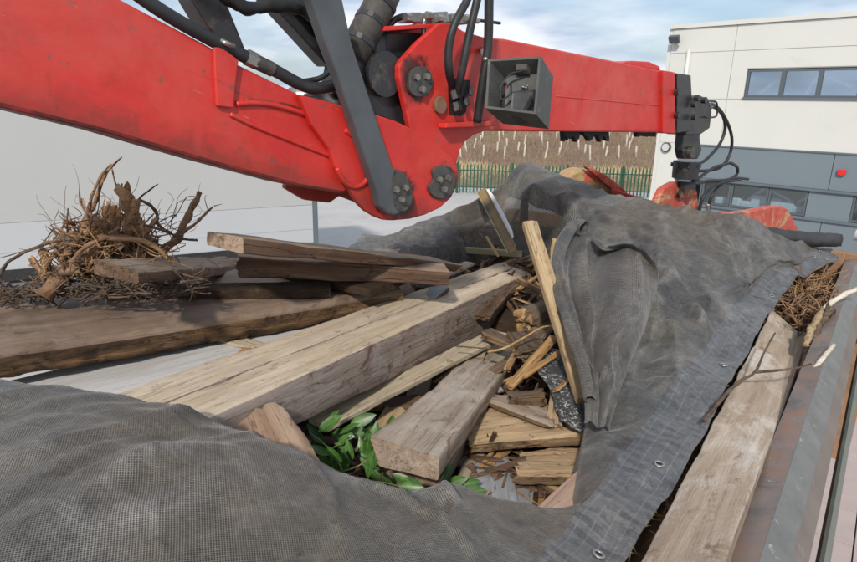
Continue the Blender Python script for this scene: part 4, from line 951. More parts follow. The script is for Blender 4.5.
# ------------------------------------------------------------------ brushwood, sticks
def sticks():
    p = [H(704, 421, 1.0), H(727, 393, .99), H(742, 380, .98), H(755, 372, .98), H(764, 353, .97), H(775, 333, .95)]
    t = thing('bare_twig', p[0], 'forked brown twig lying on the bleached plank', 'twig')
    tube('stem', p, .007, M['twig'], t, .0035, jit=.4); tube('side_shoot', [p[3], H(783, 370, .99), H(797, 368, .99), H(811, 364, 1.0)], .006, M['twig'], t, .003, jit=.4)
    tube('side_shoot', [p[1], H(717, 400, 1.02), H(700, 430, 1.06)], .004, M['twig'], t, .002, jit=.4)
    o = tube('twig', [H(676, 560, 1.1), H(668, 548, 1.06), H(662, 540, 1.05)], .006, M['twig'], None, .003, jit=.4, loc=H(676, 560, 1.1)); tag(o, 'short dark twig at the near end of the bleached plank', 'twig')
    p = [H(872, 284, .92), H(850, 292, .96), H(835, 300, 1.0), H(822, 311, 1.04), H(812, 328, 1.05), H(806, 345, 1.07)]
    t = thing('peeled_branch', p[-1], 'bent white peeled branch hooking over the steel rail', 'branch')
    tube('peeled_wood', p[:4], .012, M['peeled'], t, .015, jit=.5); tube('bark_end', p[3:], .017, M['stake'], t, .014, jit=1.0)
    p = [H(834, 345, 1.02), H(824, 357, 1.04), H(812, 373, 1.08)]
    o = tube('peeled_stick', p, .008, M['peeled'], None, .012, jit=.6, loc=p[0]); tag(o, 'short white peeled stub beside the steel rail', 'stick')
    p = [H(830, 308, 1.03), H(815, 335, 1.08), H(803, 372, 1.12), H(800, 390, 1.13)]
    o = tube('bark_strip', p, .022, M['bark'], None, .010, jit=1.2, loc=p[0]); tag(o, 'rough bark strip wedged between the bleached plank and steel rail', 'bark strip')
    p = [H(488, 352, 1.12), H(505, 348, 1.08), H(525, 337, 1.05), H(543, 327, 1.0), H(560, 326, .98)]
    o = tube('curved_stick', p, .006, M['yellow'], None, .004, jit=.3, loc=p[0]); tag(o, 'thin curved pale stick arching in front of the yellow stake', 'stick')
    p = [H(455, 346, 1.1), H(490, 349, 1.1), H(515, 352, 1.1), H(538, 346, 1.07)]
    o = tube('curved_stick', p, .0035, M['twig'], None, .003, jit=.3, loc=p[0]); tag(o, 'thin dark twig lying across the top of the short worn beam', 'stick')
    # tangle of roots at the right
    rnd = random.Random(9); V, F = [], []
    for k in range(330):
        px = rnd.uniform(768, 838); py = rnd.uniform(268, 330)
        if py > 302 + (px - 771) * .85: continue
        b = H(px, py, 1.14 + rnd.uniform(-.03, .08)); d = Vector((rnd.gauss(0, 1), rnd.gauss(0, 1), rnd.gauss(.1, .6))).normalized() * rnd.uniform(.05, .16)
        m1 = b + d * .5 + Vector((rnd.gauss(0, .02), rnd.gauss(0, .02), rnd.gauss(0, .02)))
        r = rnd.choice((.0025, .003, .004, .006)); tube_geo([b - d, m1 - d * .5, b + d * .3, b + d], r, r * .6, 5, .3, V, F, sub=3)
    tag(pylink('brushwood', V, F, M['root'], smooth=True), 'tangle of brown roots and brushwood beyond the bleached plank', 'brushwood', kind='stuff')
    V, F = [], []
    for k in range(60):
        px = rnd.uniform(790, 838); py = rnd.uniform(258, 315)
        b = H(px, py, 1.06 + rnd.uniform(-.03, .05)); d = Vector((rnd.gauss(0, 1), rnd.gauss(0, 1), rnd.gauss(.1, .6))).normalized() * rnd.uniform(.03, .10)
        tube_geo([b - d, b + Vector((rnd.gauss(0, .015), 0, rnd.gauss(0, .015))), b + d], .004, .002, 5, .3, V, F, sub=3)
    tag(pylink('brushwood', V, F, M['rootl'], smooth=True), 'paler torn roots at the far end of the tangle beside the tailgate', 'brushwood', kind='stuff')
    # chips between plank and mesh
    V, F = [], []
    for k in range(60):
        t_ = rnd.random(); px = 632 + (765 - 632) * t_ + rnd.uniform(-6, 8); py = 562 + (330 - 562) * t_
        b = H(px, py, 1.16); d = Vector((rnd.gauss(0, 1), rnd.gauss(0, 1), rnd.gauss(0, .8))).normalized() * rnd.uniform(.01, .04)
        tube_geo([b - d, b + d], .003, .001, 4, 0, V, F, smoothp=False)
    tag(pylink('wood_chips', V, F, M['splint']), 'splinters caught in the gap between mesh hem and bleached plank', 'splinters', kind='stuff')
sticks()
# ------------------------------------------------------------------ uprooted stump
def stump():
    D0 = (H(110, 285, .72) - CAM).dot(Fv)
    base = P(100, 288, D0)
    t = thing('uprooted_stump', base, 'uprooted tree stump with tangled torn roots and twigs at the left', 'tree stump')
    rnd = random.Random(21)
    def pp(l, dz=0.0): return [P(x, y, D0 + dz + rnd.uniform(-.03, .03)) for x, y in l]
    me = bpy.data.meshes.new('root_ball'); bm = bmesh.new(); bmesh.ops.create_icosphere(bm, subdivisions=5, radius=1)
    c = P(108, 254, D0 + .12)
    for v in bm.verts:
        u = v.co.copy(); f = 1 + .45 * fr(u, 2.2, 5) + .15 * fr(u + Vector((4, 0, 0)), 9, 4)
        v.co = c + Rv * u.x * f * .16 + Uv * u.y * f * .10 + Fv * u.z * f * .12
    bmlink('root_ball', bm, M['bark'], t, smooth=True)
    for pts, r0, r1, mt, dz in (
        ([(43, 297), (56, 282), (71, 268), (88, 254), (100, 248)], .030, .018, 'root', -.08),
        ([(31, 258), (38, 268), (46, 278), (52, 290)], .014, .022, 'root', -.02),
        ([(42, 250), (46, 262), (50, 280)], .016, .02, 'rootl', 0),
        ([(118, 188), (128, 200), (131, 214), (130, 232)], .014, .032, 'rootl', -.04),
        ([(136, 200), (134, 215), (128, 240)], .012, .022, 'rootl', -.06),
        ([(108, 206), (110, 218), (104, 236)], .026, .022, 'rootl', 0),
        ([(88, 214), (100, 222), (114, 232), (122, 246)], .014, .022, 'root', -.07),
        ([(122, 157), (110, 168), (102, 182), (95, 203), (82, 225), (76, 244)], .003, .014, 'root', -.02),
        ([(110, 165), (101, 176), (92, 196), (88, 214), (78, 238), (60, 262)], .003, .012, 'root', -.05),
        ([(111, 164), (114, 178), (118, 190)], .003, .004, 'root', 0),
        ([(200, 193), (192, 208), (185, 223), (177, 238), (162, 249)], .012, .018, 'root', -.05),
        ([(213, 207), (206, 213), (197, 222), (184, 232), (176, 240)], .004, .009, 'root', -.05),
        ([(0, 276), (8, 262), (28, 251), (54, 241), (74, 239)], .007, .006, 'twig', -.06),
        ([(0, 258), (20, 252), (40, 245), (54, 228)], .002, .003, 'twig', -.03),
        ([(68, 208), (67, 222), (68, 240)], .003, .005, 'twig', 0),
        ([(158, 184), (148, 191), (140, 198), (134, 208)], .002, .006, 'twig', -.02),
        ([(140, 200), (150, 205), (157, 214), (158, 224), (171, 234)], .006, .007, 'twig', -.04),
        ([(130, 223), (148, 226), (165, 231), (180, 238), (197, 240)], .006, .005, 'twig', -.08),
        ([(85, 232), (110, 238), (140, 240), (160, 250), (170, 262)], .012, .008, 'rootl', -.12),
        ([(70, 262), (90, 244), (120, 236), (150, 242)], .010, .006, 'root', -.14),
        ([(60, 270), (84, 258), (92, 246)], .020, .012, 'root', -.10),
        ([(195, 196), (186, 198), (178, 212), (170, 222)], .0015, .0025, 'twig', 0),
        ([(214, 206), (222, 204)], .002, .001, 'twig', -.05), ([(208, 210), (205, 200), (206, 195)], .002, .001, 'twig', -.05)):
        kk = 1.15 if max(r0, r1) > .024 else .85
        tube('root', pp(pts, dz), r0 * kk, M[mt], t, r1 * kk, 10, .9)
    for k, (x, y, l_, an, wd) in enumerate([(122, 200, 34, 82, .03), (130, 206, 44, 96, .035), (137, 210, 36, 80, .025), (112, 214, 30, 100, .03), (105, 218, 26, 70, .035), (126, 212, 30, 110, .02), (150, 226, 26, 55, .02), (44, 268, 24, 105, .025), (36, 264, 20, 120, .02), (84, 236, 26, 60, .02), (60, 286, 26, 30, .03), (118, 226, 30, 88, .04), (140, 232, 24, 60, .025), (96, 230, 30, 130, .02)]):
        a = rad(an); p0_, p1_ = P(x - math.cos(a) * l_ / 2, y + math.sin(a) * l_ / 2, D0 - .06), P(x + math.cos(a) * l_ / 2, y - math.sin(a) * l_ / 2, D0 - .04)
        me = beam_mesh((p1_ - p0_).length, wd * .62, wd * .3, rough=.006, er=.003, n=12, jag1=.05, jag0=.02, seed=70 + k, wav=.01); me.materials.append(M['rootl'])
        ax = (p1_ - p0_).normalized(); zz = -Fv; yy = zz.cross(ax).normalized(); zz = ax.cross(yy)
        R3 = Matrix((ax, yy, zz)).transposed().to_4x4() @ Matrix.Rotation(rnd.uniform(-.7, .7), 4, 'X'); R3.translation = (p0_ + p1_) / 2 - worldloc(t)
        o = bpy.data.objects.new('torn_wood', me); COL.objects.link(o); o.parent = t; o.matrix_basis = R3
    V, F = [], []; V2, F2 = [], []
    for k in range(230):
        a = rnd.uniform(0, 6.28); rr = rnd.random() ** .6
        px = 105 + 62 * rr * math.cos(a); py = 252 + 36 * rr * math.sin(a)
        if py > 280: continue
        b = P(px, py, D0 + rnd.uniform(-.16, .12)); 
        out_ = (Rv * (px - 105) / 60 + Uv * ((250 - py) / 40 + .3))
        d = (out_ * .7 + Vector((rnd.gauss(0, .6), rnd.gauss(0, .6), rnd.gauss(0, .5)))).normalized() * rnd.uniform(.04, .14)
        k1 = Vector((rnd.gauss(0, .025), rnd.gauss(0, .025), rnd.gauss(0, .025)))
        VV, FF = (V, F) if rnd.random() < .66 else (V2, F2)
        tube_geo([b - d * .4, b + k1, b + d * .6 - k1, b + d], rnd.choice((.002, .003, .0045, .007)), .001, 5, .4, VV, FF, sub=3)
    for k in range(26):     # wispy twigs reaching out against the light trailer
        px, py = rnd.uniform(60, 185), rnd.uniform(215, 250)
        b = P(px, py, D0 + rnd.uniform(-.1, .1)); d = (Uv * rnd.uniform(.4, 1) + Rv * rnd.gauss((px - 110) / 90, .5)).normalized() * rnd.uniform(.10, .24)
        k1 = Rv * rnd.gauss(0, .025) + Uv * rnd.gauss(0, .02)
        tube_geo([b, b + d * .4 + k1, b + d * .75 - k1 * .5, b + d], .0018, .0006, 4, .2, V, F, sub=3)
    o = pylink('fine_roots', V, F, M['root'], t, smooth=True); o['kind'] = 'stuff'
    o = pylink('fine_roots', V2, F2, M['rootl'], t, smooth=True); o['kind'] = 'stuff'
    V, F = [], []
    for k in range(300):
        px = rnd.uniform(-10, 200); py = rnd.uniform(284, 300) if px < 48 else rnd.uniform(276, 296)
        b = P(px, py, D0 - .02 + rnd.uniform(-.08, .06)); d = Vector((rnd.gauss(0, 1), rnd.gauss(0, .5), rnd.gauss(0, .3))).normalized() * rnd.uniform(.02, .08)
        tube_geo([b - d, b + Vector((0, 0, rnd.gauss(0, .01))), b + d], rnd.choice((.002, .004, .006)), .0015, 5, .4, V, F, sub=2)
    tag(pylink('bark_litter', V, F, M['twig'], smooth=True), 'bark and root litter along the far edge of the brown slab', 'litter', kind='stuff')
stump()
# ------------------------------------------------------------------ laurel
def laurel():
    pts = []; n = 9; Ln = 1.0
    prof = [(0, 0), (.12, .10), (.3, .17), (.5, .19), (.7, .155), (.87, .08), (1, 0)]
    V = [Vector((x, 0, -.10 * x * x)) for x, w_ in prof]; k = len(V); 
    for sgn in (1, -1): V += [Vector((x, sgn * w_, .05 * (w_ / .19) - .10 * x * x + .015 * math.sin(x * 19 + sgn))) for x, w_ in prof]
    F = []
    for i in range(k - 1): F += [(i, i + 1, k + i + 1, k + i), (i + 1, i, 2 * k + i, 2 * k + i + 1)]
    mes = []
    for q in range(3):
        S = (.082, .105, .062)[q]
        me = bpy.data.meshes.new('leaf'); me.from_pydata([tuple(v * S) for v in V], [], F); me.update(); me.shade_smooth(); me.materials.append(M['leaf']); mes.append(me)
    rnd = random.Random(31)
    def sprig(stems, lab, spec):
        t = thing('laurel_branch', stems[0][0], lab, 'laurel')
        org = worldloc(t)
        for s in stems: tube('stem', s, .0035, M['leafstem'], t, .0018, 6)
        for (px, py, h, ang, tilt, q) in spec:
            o = bpy.data.objects.new('leaf', mes[q]); COL.objects.link(o); o.parent = t
            x = (Rv * math.cos(rad(ang)) + Uv * math.sin(rad(ang)) - Fv * rnd.uniform(-.2, .35)).normalized()
            nz_ = (-Fv * .8 + Vector((rnd.gauss(0, .35), rnd.gauss(0, .3), .5))).normalized(); y = nz_.cross(x).normalized(); z = x.cross(y)
            Mx = Matrix((x, y, z)).transposed().to_4x4(); Mx.translation = H(px, py, h) - org; o.matrix_basis = Mx @ Matrix.Diagonal((1, rnd.uniform(.85, 1.25), 1, 1))
    spec = []
    for (px, py, ang, q) in ((300, 430, 160, 1), (312, 440, 200, 0), (318, 432, 30, 1), (306, 446, 215, 1), (330, 455, 150, 0), (322, 462, 240, 1), (338, 446, 60, 2), (352, 462, 100, 0),
                             (345, 470, 200, 1), (358, 478, 240, 1), (366, 456, 85, 0), (372, 470, 75, 1), (377, 452, 90, 1), (382, 476, 300, 0), (392, 474, 330, 1), (398, 486, 10, 0),
                             (364, 440, 30, 2), (380, 440, 12, 2), (372, 447, 200, 2), (336, 482, 260, 0), (350, 486, 300, 1), (340, 434, 20, 0), (328, 424, 60, 2), (350, 425, 15, 1),
                             (376, 488, 250, 0), (312, 470, 200, 2), (360, 490, 190, 1), (330, 474, 290, 0), (385, 490, 345, 1), (402, 478, 340, 0),(342,462,120,0),(355,450,170,0),(368,480,100,1),(305,455,240,0),(320,448,280,1)):
        spec.append((px, py, 1.16 + rnd.uniform(-.04, .05), ang + rnd.gauss(0, 10), 0, q))
    for k in range(34): spec.append((rnd.uniform(298, 402), rnd.uniform(432, 494), 1.20 + rnd.uniform(0, .07), rnd.uniform(0, 360), 0, rnd.choice((0, 1, 2))))
    sprig([[H(345, 500, 1.3), H(342, 470, 1.2), H(325, 445, 1.16), H(308, 432, 1.14)], [H(342, 472, 1.2), H(362, 464, 1.16), H(378, 448, 1.13)], [H(350, 490, 1.22), H(375, 482, 1.17), H(398, 486, 1.16)], [H(330, 450, 1.17), H(352, 436, 1.15)]],
          'green laurel branch showing between the tan chunk and the short worn beam', spec)
    spec = [(px, py, 1.27 + rnd.uniform(-.02, .02), ang, 0, q) for (px, py, ang, q) in ((446, 484, 20, 0), (450, 488, 350, 1), (458, 486, 12, 0), (447, 492, 335, 0), (444, 480, 60, 2), (462, 493, 355, 0), (455, 495, 10, 1))]
    sprig([[H(435, 500, 1.36), H(446, 490, 1.28), H(462, 488, 1.27)]], 'small green laurel sprig right of the short worn beam', spec)
M['leafstem'] = plain('green_stem', (0.16, 0.17, 0.06), 0.5, 0, .2, 20, 0)
laurel()
# ------------------------------------------------------------------ the mesh tarpaulin
def cat_interp(P4, t):
    p0, p1, p2, p3 = P4
    return 0.5 * ((2 * p1) + (p2 - p0) * t + (2 * p0 - 5 * p1 + 4 * p2 - p3) * t * t + (3 * p1 - p0 - 3 * p2 + p3) * t ** 3)
def tarp():
    # stations round the opening: inner edge, hem line, outer edge as (px, py, h below the lens), bulge upwards, hemmed?, back slope
    S = [
        ((348, 248, .92), (356, 243, .92), (362, 238, .92), .00, 0, .1),
        ((392, 244, .92), (393, 240, .90), (394, 234, .88), .00, 0, .15),
        ((432, 246, .92), (430, 232, .86), (428, 221, .82), .01, 0, .2),
        ((476, 248, 1.03), (477, 222, .86), (477, 199, .68), .02, 0, .3),
        ((508, 250, 1.05), (508, 212, .78), (508, 178, .54), .02, 0, .3),
        ((548, 254, 1.05), (530, 186, .56), (525, 165, .46), -.02, 0, .3),
        ((576, 257, 1.01), (557, 192, .57), (552, 174, .505), -.02, 0, .3),
        ((588, 266, 1.0), (582, 200, .61), (578, 182, .55), .02, 0, .3),
        ((596, 280, .98), (612, 208, .64), (608, 192, .59), .03, 0, .3),
        ((602, 295, .99), (660, 216, .66), (655, 203, .61), .05, 0, .3),
        ((606, 318, 1.01), (718, 226, .72), (715, 210, .62), .07, 0, .3),
        ((608, 340, 1.03), (775, 245, .86), (782, 234, .82), .08, 0, .15),
        ((606, 358, 1.04), (806, 250, .96), (822, 246, .97), .08, 1, .02),
        ((602, 374, 1.05), (808, 258, .99), (840, 254, 1.02), .08, 1, .0),
        ((598, 390, 1.06), (790, 266, 1.00), (812, 270, 1.04), .07, 1, .0),
        ((592, 408, 1.07), (758, 284, 1.01), (783, 291, 1.04), .06, 1, .0),
        ((587, 428, 1.08), (728, 316, 1.02), (757, 333, 1.04), .05, 1, .0),
        ((585, 448, 1.08), (692, 364, 1.02), (727, 384, 1.04), .03, 1, .0),
        ((584, 466, 1.07), (655, 412, 1.02), (699, 435, 1.04), .02, 1, .0),
        ((585, 482, 1.06), (622, 452, 1.02), (671, 478, 1.04), .01, 1, .0),
        ((592, 502, 1.04), (600, 488, 1.03), (648, 510, 1.04), .0, 1, .0),
        ((570, 508, 1.03), (572, 520, 1.02), (622, 548, 1.04), .0, 1, .0),
        ((534, 511, 1.02), (530, 570, .98), (575, 620, 1.04), .0, 1, .0),
        ((500, 507, 1.01), (470, 620, .96), (490, 700, 1.0), .01, 0, .0),
        ((476, 501, 1.00), (420, 630, .92), (430, 720, .95), .02, 0, .0),
        ((452, 493, .98), (390, 630, .90), (390, 720, .9), .02, 0, .0),
        ((430, 496, .98), (350, 630, .88), (350, 720, .9), .02, 0, .0),
        ((405, 499, .97), (320, 630, .85), (310, 720, .88), .03, 0, .0),
        ((372, 493, .95), (280, 630, .82), (270, 720, .86), .04, 0, .0),
        ((345, 489, .92), (240, 630, .79), (230, 720, .84), .05, 0, .0),
        ((300, 464, .87), (190, 630, .76), (190, 720, .82), .05, 0, .0),
        ((247, 440, .83), (140, 630, .74), (140, 720, .8), .05, 0, .0),
        ((192, 413, .79), (90, 630, .73), (90, 720, .78), .05, 0, .0),
        ((135, 395, .76), (40, 630, .72), (40, 720, .78), .05, 0, .0),
        ((70, 383, .735), (-20, 630, .71), (-20, 720, .78), .05, 0, .0),
        ((0, 380, .72), (-110, 640, .71), (-110, 720, .78), .04, 0, .0),
        ((-90, 384, .71), (-230, 640, .71), (-230, 720, .78), .04, 0, .0),
        ((-200, 392, .70), (-360, 640, .71), (-360, 720, .78), .03, 0, .0)]
    n1, n2, n3, nb = 60, 10, 5, 5; rows = []; hemf = []
    for (I, J, O, b, hem, back) in S:
        i, j, o = H(*I), H(*J), H(*O)
        d = (i - o); d.z = 0; d.normalize()
        row = []
        for k, (x, z) in enumerate(((.30, -.55), (.20, -.30), (.12, -.13), (.055, -.04), (.018, -.008))):
            f = .45 if hem or (S.index((I, J, O, b, hem, back)) < 12) else 1.0
            row.append(i + d * x * f * (.6 if f < 1 else 1) + Vector((0, 0, z * f)))
        for k in range(n1): u = k / n1; row.append(i.lerp(j, u) + Vector((0, 0, b * math.sin(math.pi * u) ** .8 + 0.0)))
        for k in range(n2 + 1): u = k / n2; row.append(j.lerp(o, u))
        for k in range(1, nb + 1):
            u = k / nb; e = max(back, .015)
            row.append(o - d * e * u * 1.2 + Vector((0, 0, -e * (u ** 1.5) * (1.1 if back >= .1 else .8))))
        rows.append(row); hemf.append(hem)
    A = np.array([[tuple(v) for v in r] for r in rows]); nS, nc = A.shape[:2]; sub = 18; out_ = []; hm = []
    for s in range(nS - 1):
        p0, p1, p2, p3 = A[max(s - 1, 0)], A[s], A[s + 1], A[min(s + 2, nS - 1)]
        for q in range(sub):
            t = q / sub; out_.append(cat_interp((p0, p1, p2, p3), t)); hm.append(hemf[s] and hemf[s + 1])
    out_.append(A[-1]); hm.append(0)
    G_ = np.array(out_); nr = len(G_)
    XY = G_[:, :, :2].reshape(-1, 2)
    # folds: px polylines with height, amplitude, half width
    folds = [([(598, 215, .62), (640, 250, .74), (690, 285, .86), (728, 300, .93)], .045, .05),
             ([(655, 212, .64), (720, 240, .74), (762, 260, .86), (790, 268, .98)], .035, .05),
             ([(700, 214, .62), (742, 234, .74), (775, 258, .9)], .035, .045),
             ([(640, 320, .98), (668, 285, .9), (660, 262, .85)], .05, .05),
             ([(668, 285, .9), (690, 300, .92), (712, 335, 1.0)], .035, .035),
             ([(560, 185, .55), (590, 215, .66), (600, 240, .8)], .03, .05),
             ([(650, 300, .95), (625, 350, 1.0), (608, 400, 1.05)], .05, .035),
             ([(672, 310, .95), (650, 350, 1.0), (640, 390, 1.03)], -.02, .03),
             ([(525, 170, .47), (500, 215, .72), (470, 240, .88)], .02, .04),
             ([(525, 170, .47), (540, 210, .68), (560, 240, .85)], .025, .04),
             ([(340, 490, .92), (400, 510, .95), (445, 535, .95), (490, 575, .96)], .022, .018),
             ([(300, 470, .88), (330, 510, .88), (350, 562, .86), (360, 620, .85)], .015, .022),
             ([(440, 496, .98), (455, 520, .97), (430, 560, .95)], .022, .020),
             ([(405, 500, .97), (440, 520, .97), (450, 545, .95)], -.012, .018),
             ([(168, 478, .78), (158, 500, .77), (166, 520, .76), (158, 540, .75), (164, 562, .74), (160, 620, .72)], .005, .005),
             ([(60, 400, .74), (40, 440, .72), (-20, 480, .70)], .008, .03),
             ([(0, 425, .70), (60, 412, .72), (125, 395, .75)], .010, .03),
             ([(100, 470, .74), (150, 500, .76), (220, 520, .8), (280, 562, .84)], .012, .05),
             ([(592, 380, 1.05), (640, 400, 1.03), (700, 380, 1.03)], .012, .03)]
    DZ = np.zeros(len(XY))
    for pts, amp, wd in folds:
        W_ = np.array([tuple(H(*p))[:2] for p in pts]); best = np.full(len(XY), 9e9); along = np.zeros(len(XY))
        for k in range(len(W_) - 1):
            a, b = W_[k], W_[k + 1]; ab = b - a; tt = np.clip(((XY - a) @ ab) / (ab @ ab), 0, 1); dd = np.hypot(*(XY - (a + tt[:, None] * ab)).T)
            m_ = dd < best; best[m_] = dd[m_]; along[m_] = (k + tt[m_]) / (len(W_) - 1)
        fade = np.clip(np.minimum(along, 1 - along) * 5 + .25, 0, 1)
        DZ += amp * fade * np.exp(-(best / wd) ** 2)
    DZ = DZ.reshape(nr, nc)
    vs = []; wear_shade = []
    for r in range(nr):
        for c in range(nc):
            v = Vector(G_[r, c]); far = min(1, max(0, (v.length - 1.4) / 2))
            z = DZ[r, c] + (.004 + .019 * far) * fr(v, 2.2, 3, .8) * 1.6 + .0022 * fr(v + Vector((0, 0, 7)), 9, 3)
            wq = Vector((noise.noise(v * 1.7), noise.noise(v * 1.7 + Vector((9, 3, 1))), 0)) * .5
            z1 = 0
            for (fq, am, of) in ((2.3, 1.0, 0), (4.7, .5, 5), (9.1, .22, 9)):
                z1 += am * max(0, .28 - abs(noise.noise(Vector((v.x * fq + of, v.y * fq * .7 - v.x * fq * .4, of)) + wq * 2))) / .28
            z += (.0002 + .022 * far) * (z1 - .45)
            wear_shade.append((max(0, min(1, (z1 - .75) * 1.2 * (.1 + far) + DZ[r, c] * 14)), max(0, min(1, (.28 - z1) * 2.2 * (.08 + far) - DZ[r, c] * 10))))  # scuffed ridges first, then shade painted into the valleys
            vs.append(Vector((v.x, v.y, v.z + z)))
    fs = []; mi = []
    for r in range(nr - 1):
        for c in range(nc - 1):
            fs.append((r * nc + c, (r + 1) * nc + c, (r + 1) * nc + c + 1, r * nc + c + 1)); mi.append(1 if (hm[r] and 5 + n1 - 1 < c) else 0)
    t = thing('mesh_tarpaulin', H(600, 450, 1.5), 'torn dark grey mesh sheet draped over the timber load, hemmed along the rail', 'mesh sheet')
    def withuv(vs, fs, mi, uvf, hemuv=None, name='sheet', wear_shade=None, mats=None):
        me = bpy.data.meshes.new(name); me.from_pydata([tuple(v) for v in vs], [], fs); me.update()
        uv = me.uv_layers.new(name='UVMap'); hv = me.uv_layers.new(name='hem')
        li = np.zeros(len(me.loops), int); me.loops.foreach_get('vertex_index', li)
        U_ = np.array([uvf(i) for i in range(len(vs))]); uv.data.foreach_set('uv', U_[li].ravel())
        HV = np.array([hemuv(i) for i in range(len(vs))]) if hemuv else np.zeros((len(vs), 2)); hv.data.foreach_set('uv', HV[li].ravel())
        wl = me.uv_layers.new(name='wear_shade'); WV = np.array(wear_shade); wl.data.foreach_set('uv', WV[li].ravel())
        me.polygons.foreach_set('material_index', mi); me.shade_smooth()
        return link(name, me, mats or [M['tarp'], M['hem']], t)
    th = rad(20)
    def uvf(i):
        v = vs[i]; return (v.x * math.cos(th) + v.y * math.sin(th), -v.x * math.sin(th) + v.y * math.cos(th) + v.z * .7)
    cum = [0]
    for r in range(1, nr): cum.append(cum[-1] + (Vector(G_[r, 5 + n1]) - Vector(G_[r - 1, 5 + n1])).length)
    withuv(vs, fs, mi, uvf, lambda i: (cum[i // nc], ((i % nc) - 5 - n1) / n2), wear_shade=wear_shade)
    def rolls():
        for nm, pts, r0, r1 in (('rolled_fold', [(584, 228, .70, .30), (575, 226, .70, .32), (566, 236, .73, .31), (559, 254, .78, .29), (557, 274, .83, .27), (562, 300, .88, .22), (572, 334, .92, .16), (583, 366, .96, .12), (590, 400, 1.0, .08)], .042, .018),
                                ('fold', [(592, 236, .72, .26), (604, 247, .75, .27), (618, 246, .76, .27), (634, 246, .77, .22), (650, 258, .80, .16), (654, 280, .86, .12)], .016, .026),
                                ('fold', [(658, 268, .83, .08), (652, 292, .88, .14), (640, 322, .92, .18), (622, 346, .95, .18), (608, 372, .97, .10), (602, 392, .99, .0), (600, 410, 1.02, -.08)], .018, .022)):
            path = smooth_path([Q(x, y, h, l * (.8 if nm != 'fold' else 1.02)) for x, y, h, l in pts], 14); n = len(path); sg = 28; V = []; F = []; Wv = []
            for i in range(n):
                tg = (path[min(i + 1, n - 1)] - path[max(i - 1, 0)]).normalized(); a = tg.cross(Fv).normalized(); b = tg.cross(a)
                u = i / (n - 1); r = (r0 + (r1 - r0) * u) * min(1, .25 + u * 6, .1 + (1 - u) * 5) if nm == 'fold' else (r0 + (r1 - r0) * u)
                for j in range(sg):
                    an = 2 * math.pi * j / sg
                    rr = r * (1 + .28 * noise.noise(Vector((math.cos(an) * 1.5, math.sin(an) * 1.5, i * .10 + r0 * 90))) + .10 * math.sin(an * 5 + i * .07))
                    V.append(path[i] + a * math.cos(an) * rr + b * math.sin(an) * rr * .8); Wv.append((.55 + .45 * math.cos(an) if j % 7 else .9, 0))  # paler towards one side of the roll
            for i in range(n - 1):
                for j in range(sg): F.append((i * sg + j, i * sg + (j + 1) % sg, (i + 1) * sg + (j + 1) % sg, (i + 1) * sg + j))
            withuv(V, F, [0] * len(F), lambda q: ((q // sg) * .006, (q % sg) * .0075), name=nm, wear_shade=[(w0 * .45, 0) for w0, _ in Wv], mats=[M['tarp2']])
    # folded-back flap and roll standing up at the middle of the sheet
    rowsF = [
        [(563, 238, .10), (569, 224, .20), (578, 219, .24), (588, 226, .20), (596, 244, -.02), (610, 246, .10), (628, 244, .12), (645, 252, .08), (656, 262, -.04)],
        [(555, 258, .12), (561, 248, .22), (571, 243, .24), (581, 252, .08), (590, 262, -.08), (606, 252, .16), (624, 252, .20), (645, 262, .14), (658, 280, -.04)],
        [(552, 282, .12), (558, 272, .22), (565, 270, .22), (573, 288, -.04), (586, 296, -.06), (602, 284, .16), (622, 284, .22), (644, 292, .14), (652, 304, -.03)],
        [(557, 305, .10), (563, 298, .18), (569, 300, .14), (577, 320, -.08), (588, 324, -.06), (602, 312, .12), (622, 314, .18), (640, 318, .12), (646, 326, -.03)],
        [(565, 328, .08), (571, 322, .15), (577, 328, .10), (583, 346, -.06), (592, 346, -.02), (604, 338, .12), (618, 336, .17), (632, 342, .10), (637, 348, -.02)],
        [(573, 352, .06), (579, 346, .11), (585, 353, .07), (590, 366, -.03), (597, 366, .02), (605, 358, .12), (614, 358, .13), (624, 364, .06), (628, 370, -.02)],
        [(581, 374, .05), (587, 369, .08), (592, 375, .05), (597, 382, .0), (602, 380, .06), (607, 375, .10), (612, 376, .08), (618, 382, .02), (621, 388, -.02)],
        [(585, 398, .03), (590, 394, .06), (595, 397, .04), (599, 403, .0), (602, 401, .05), (606, 398, .06), (610, 399, .03), (613, 404, -.01), (615, 408, -.03)],
        [(584, 424, .02), (588, 422, .03), (592, 424, .02), (596, 428, .0), (599, 428, .01), (602, 426, .0), (604, 426, -.02), (606, 430, -.03), (608, 434, -.04)]]
    hh = [.70, .77, .82, .87, .91, .945, .975, 1.0, 1.02]
    B = np.array([[tuple(Q(px, py, hh[r], l)) for (px, py, l) in row] for r, row in enumerate(rowsF)])
    sb = 14
    def up(B):
        o = []
        for s in range(len(B) - 1):
            P4 = (B[max(s - 1, 0)], B[s], B[s + 1], B[min(s + 2, len(B) - 1)])
            for q in range(sb): o.append(cat_interp(P4, q / sb))
        o.append(B[-1]); return np.array(o)
    Gf = up(up(B).transpose(1, 0, 2)).transpose(1, 0, 2); r_, c_ = Gf.shape[:2]
    vf = []; wf = []
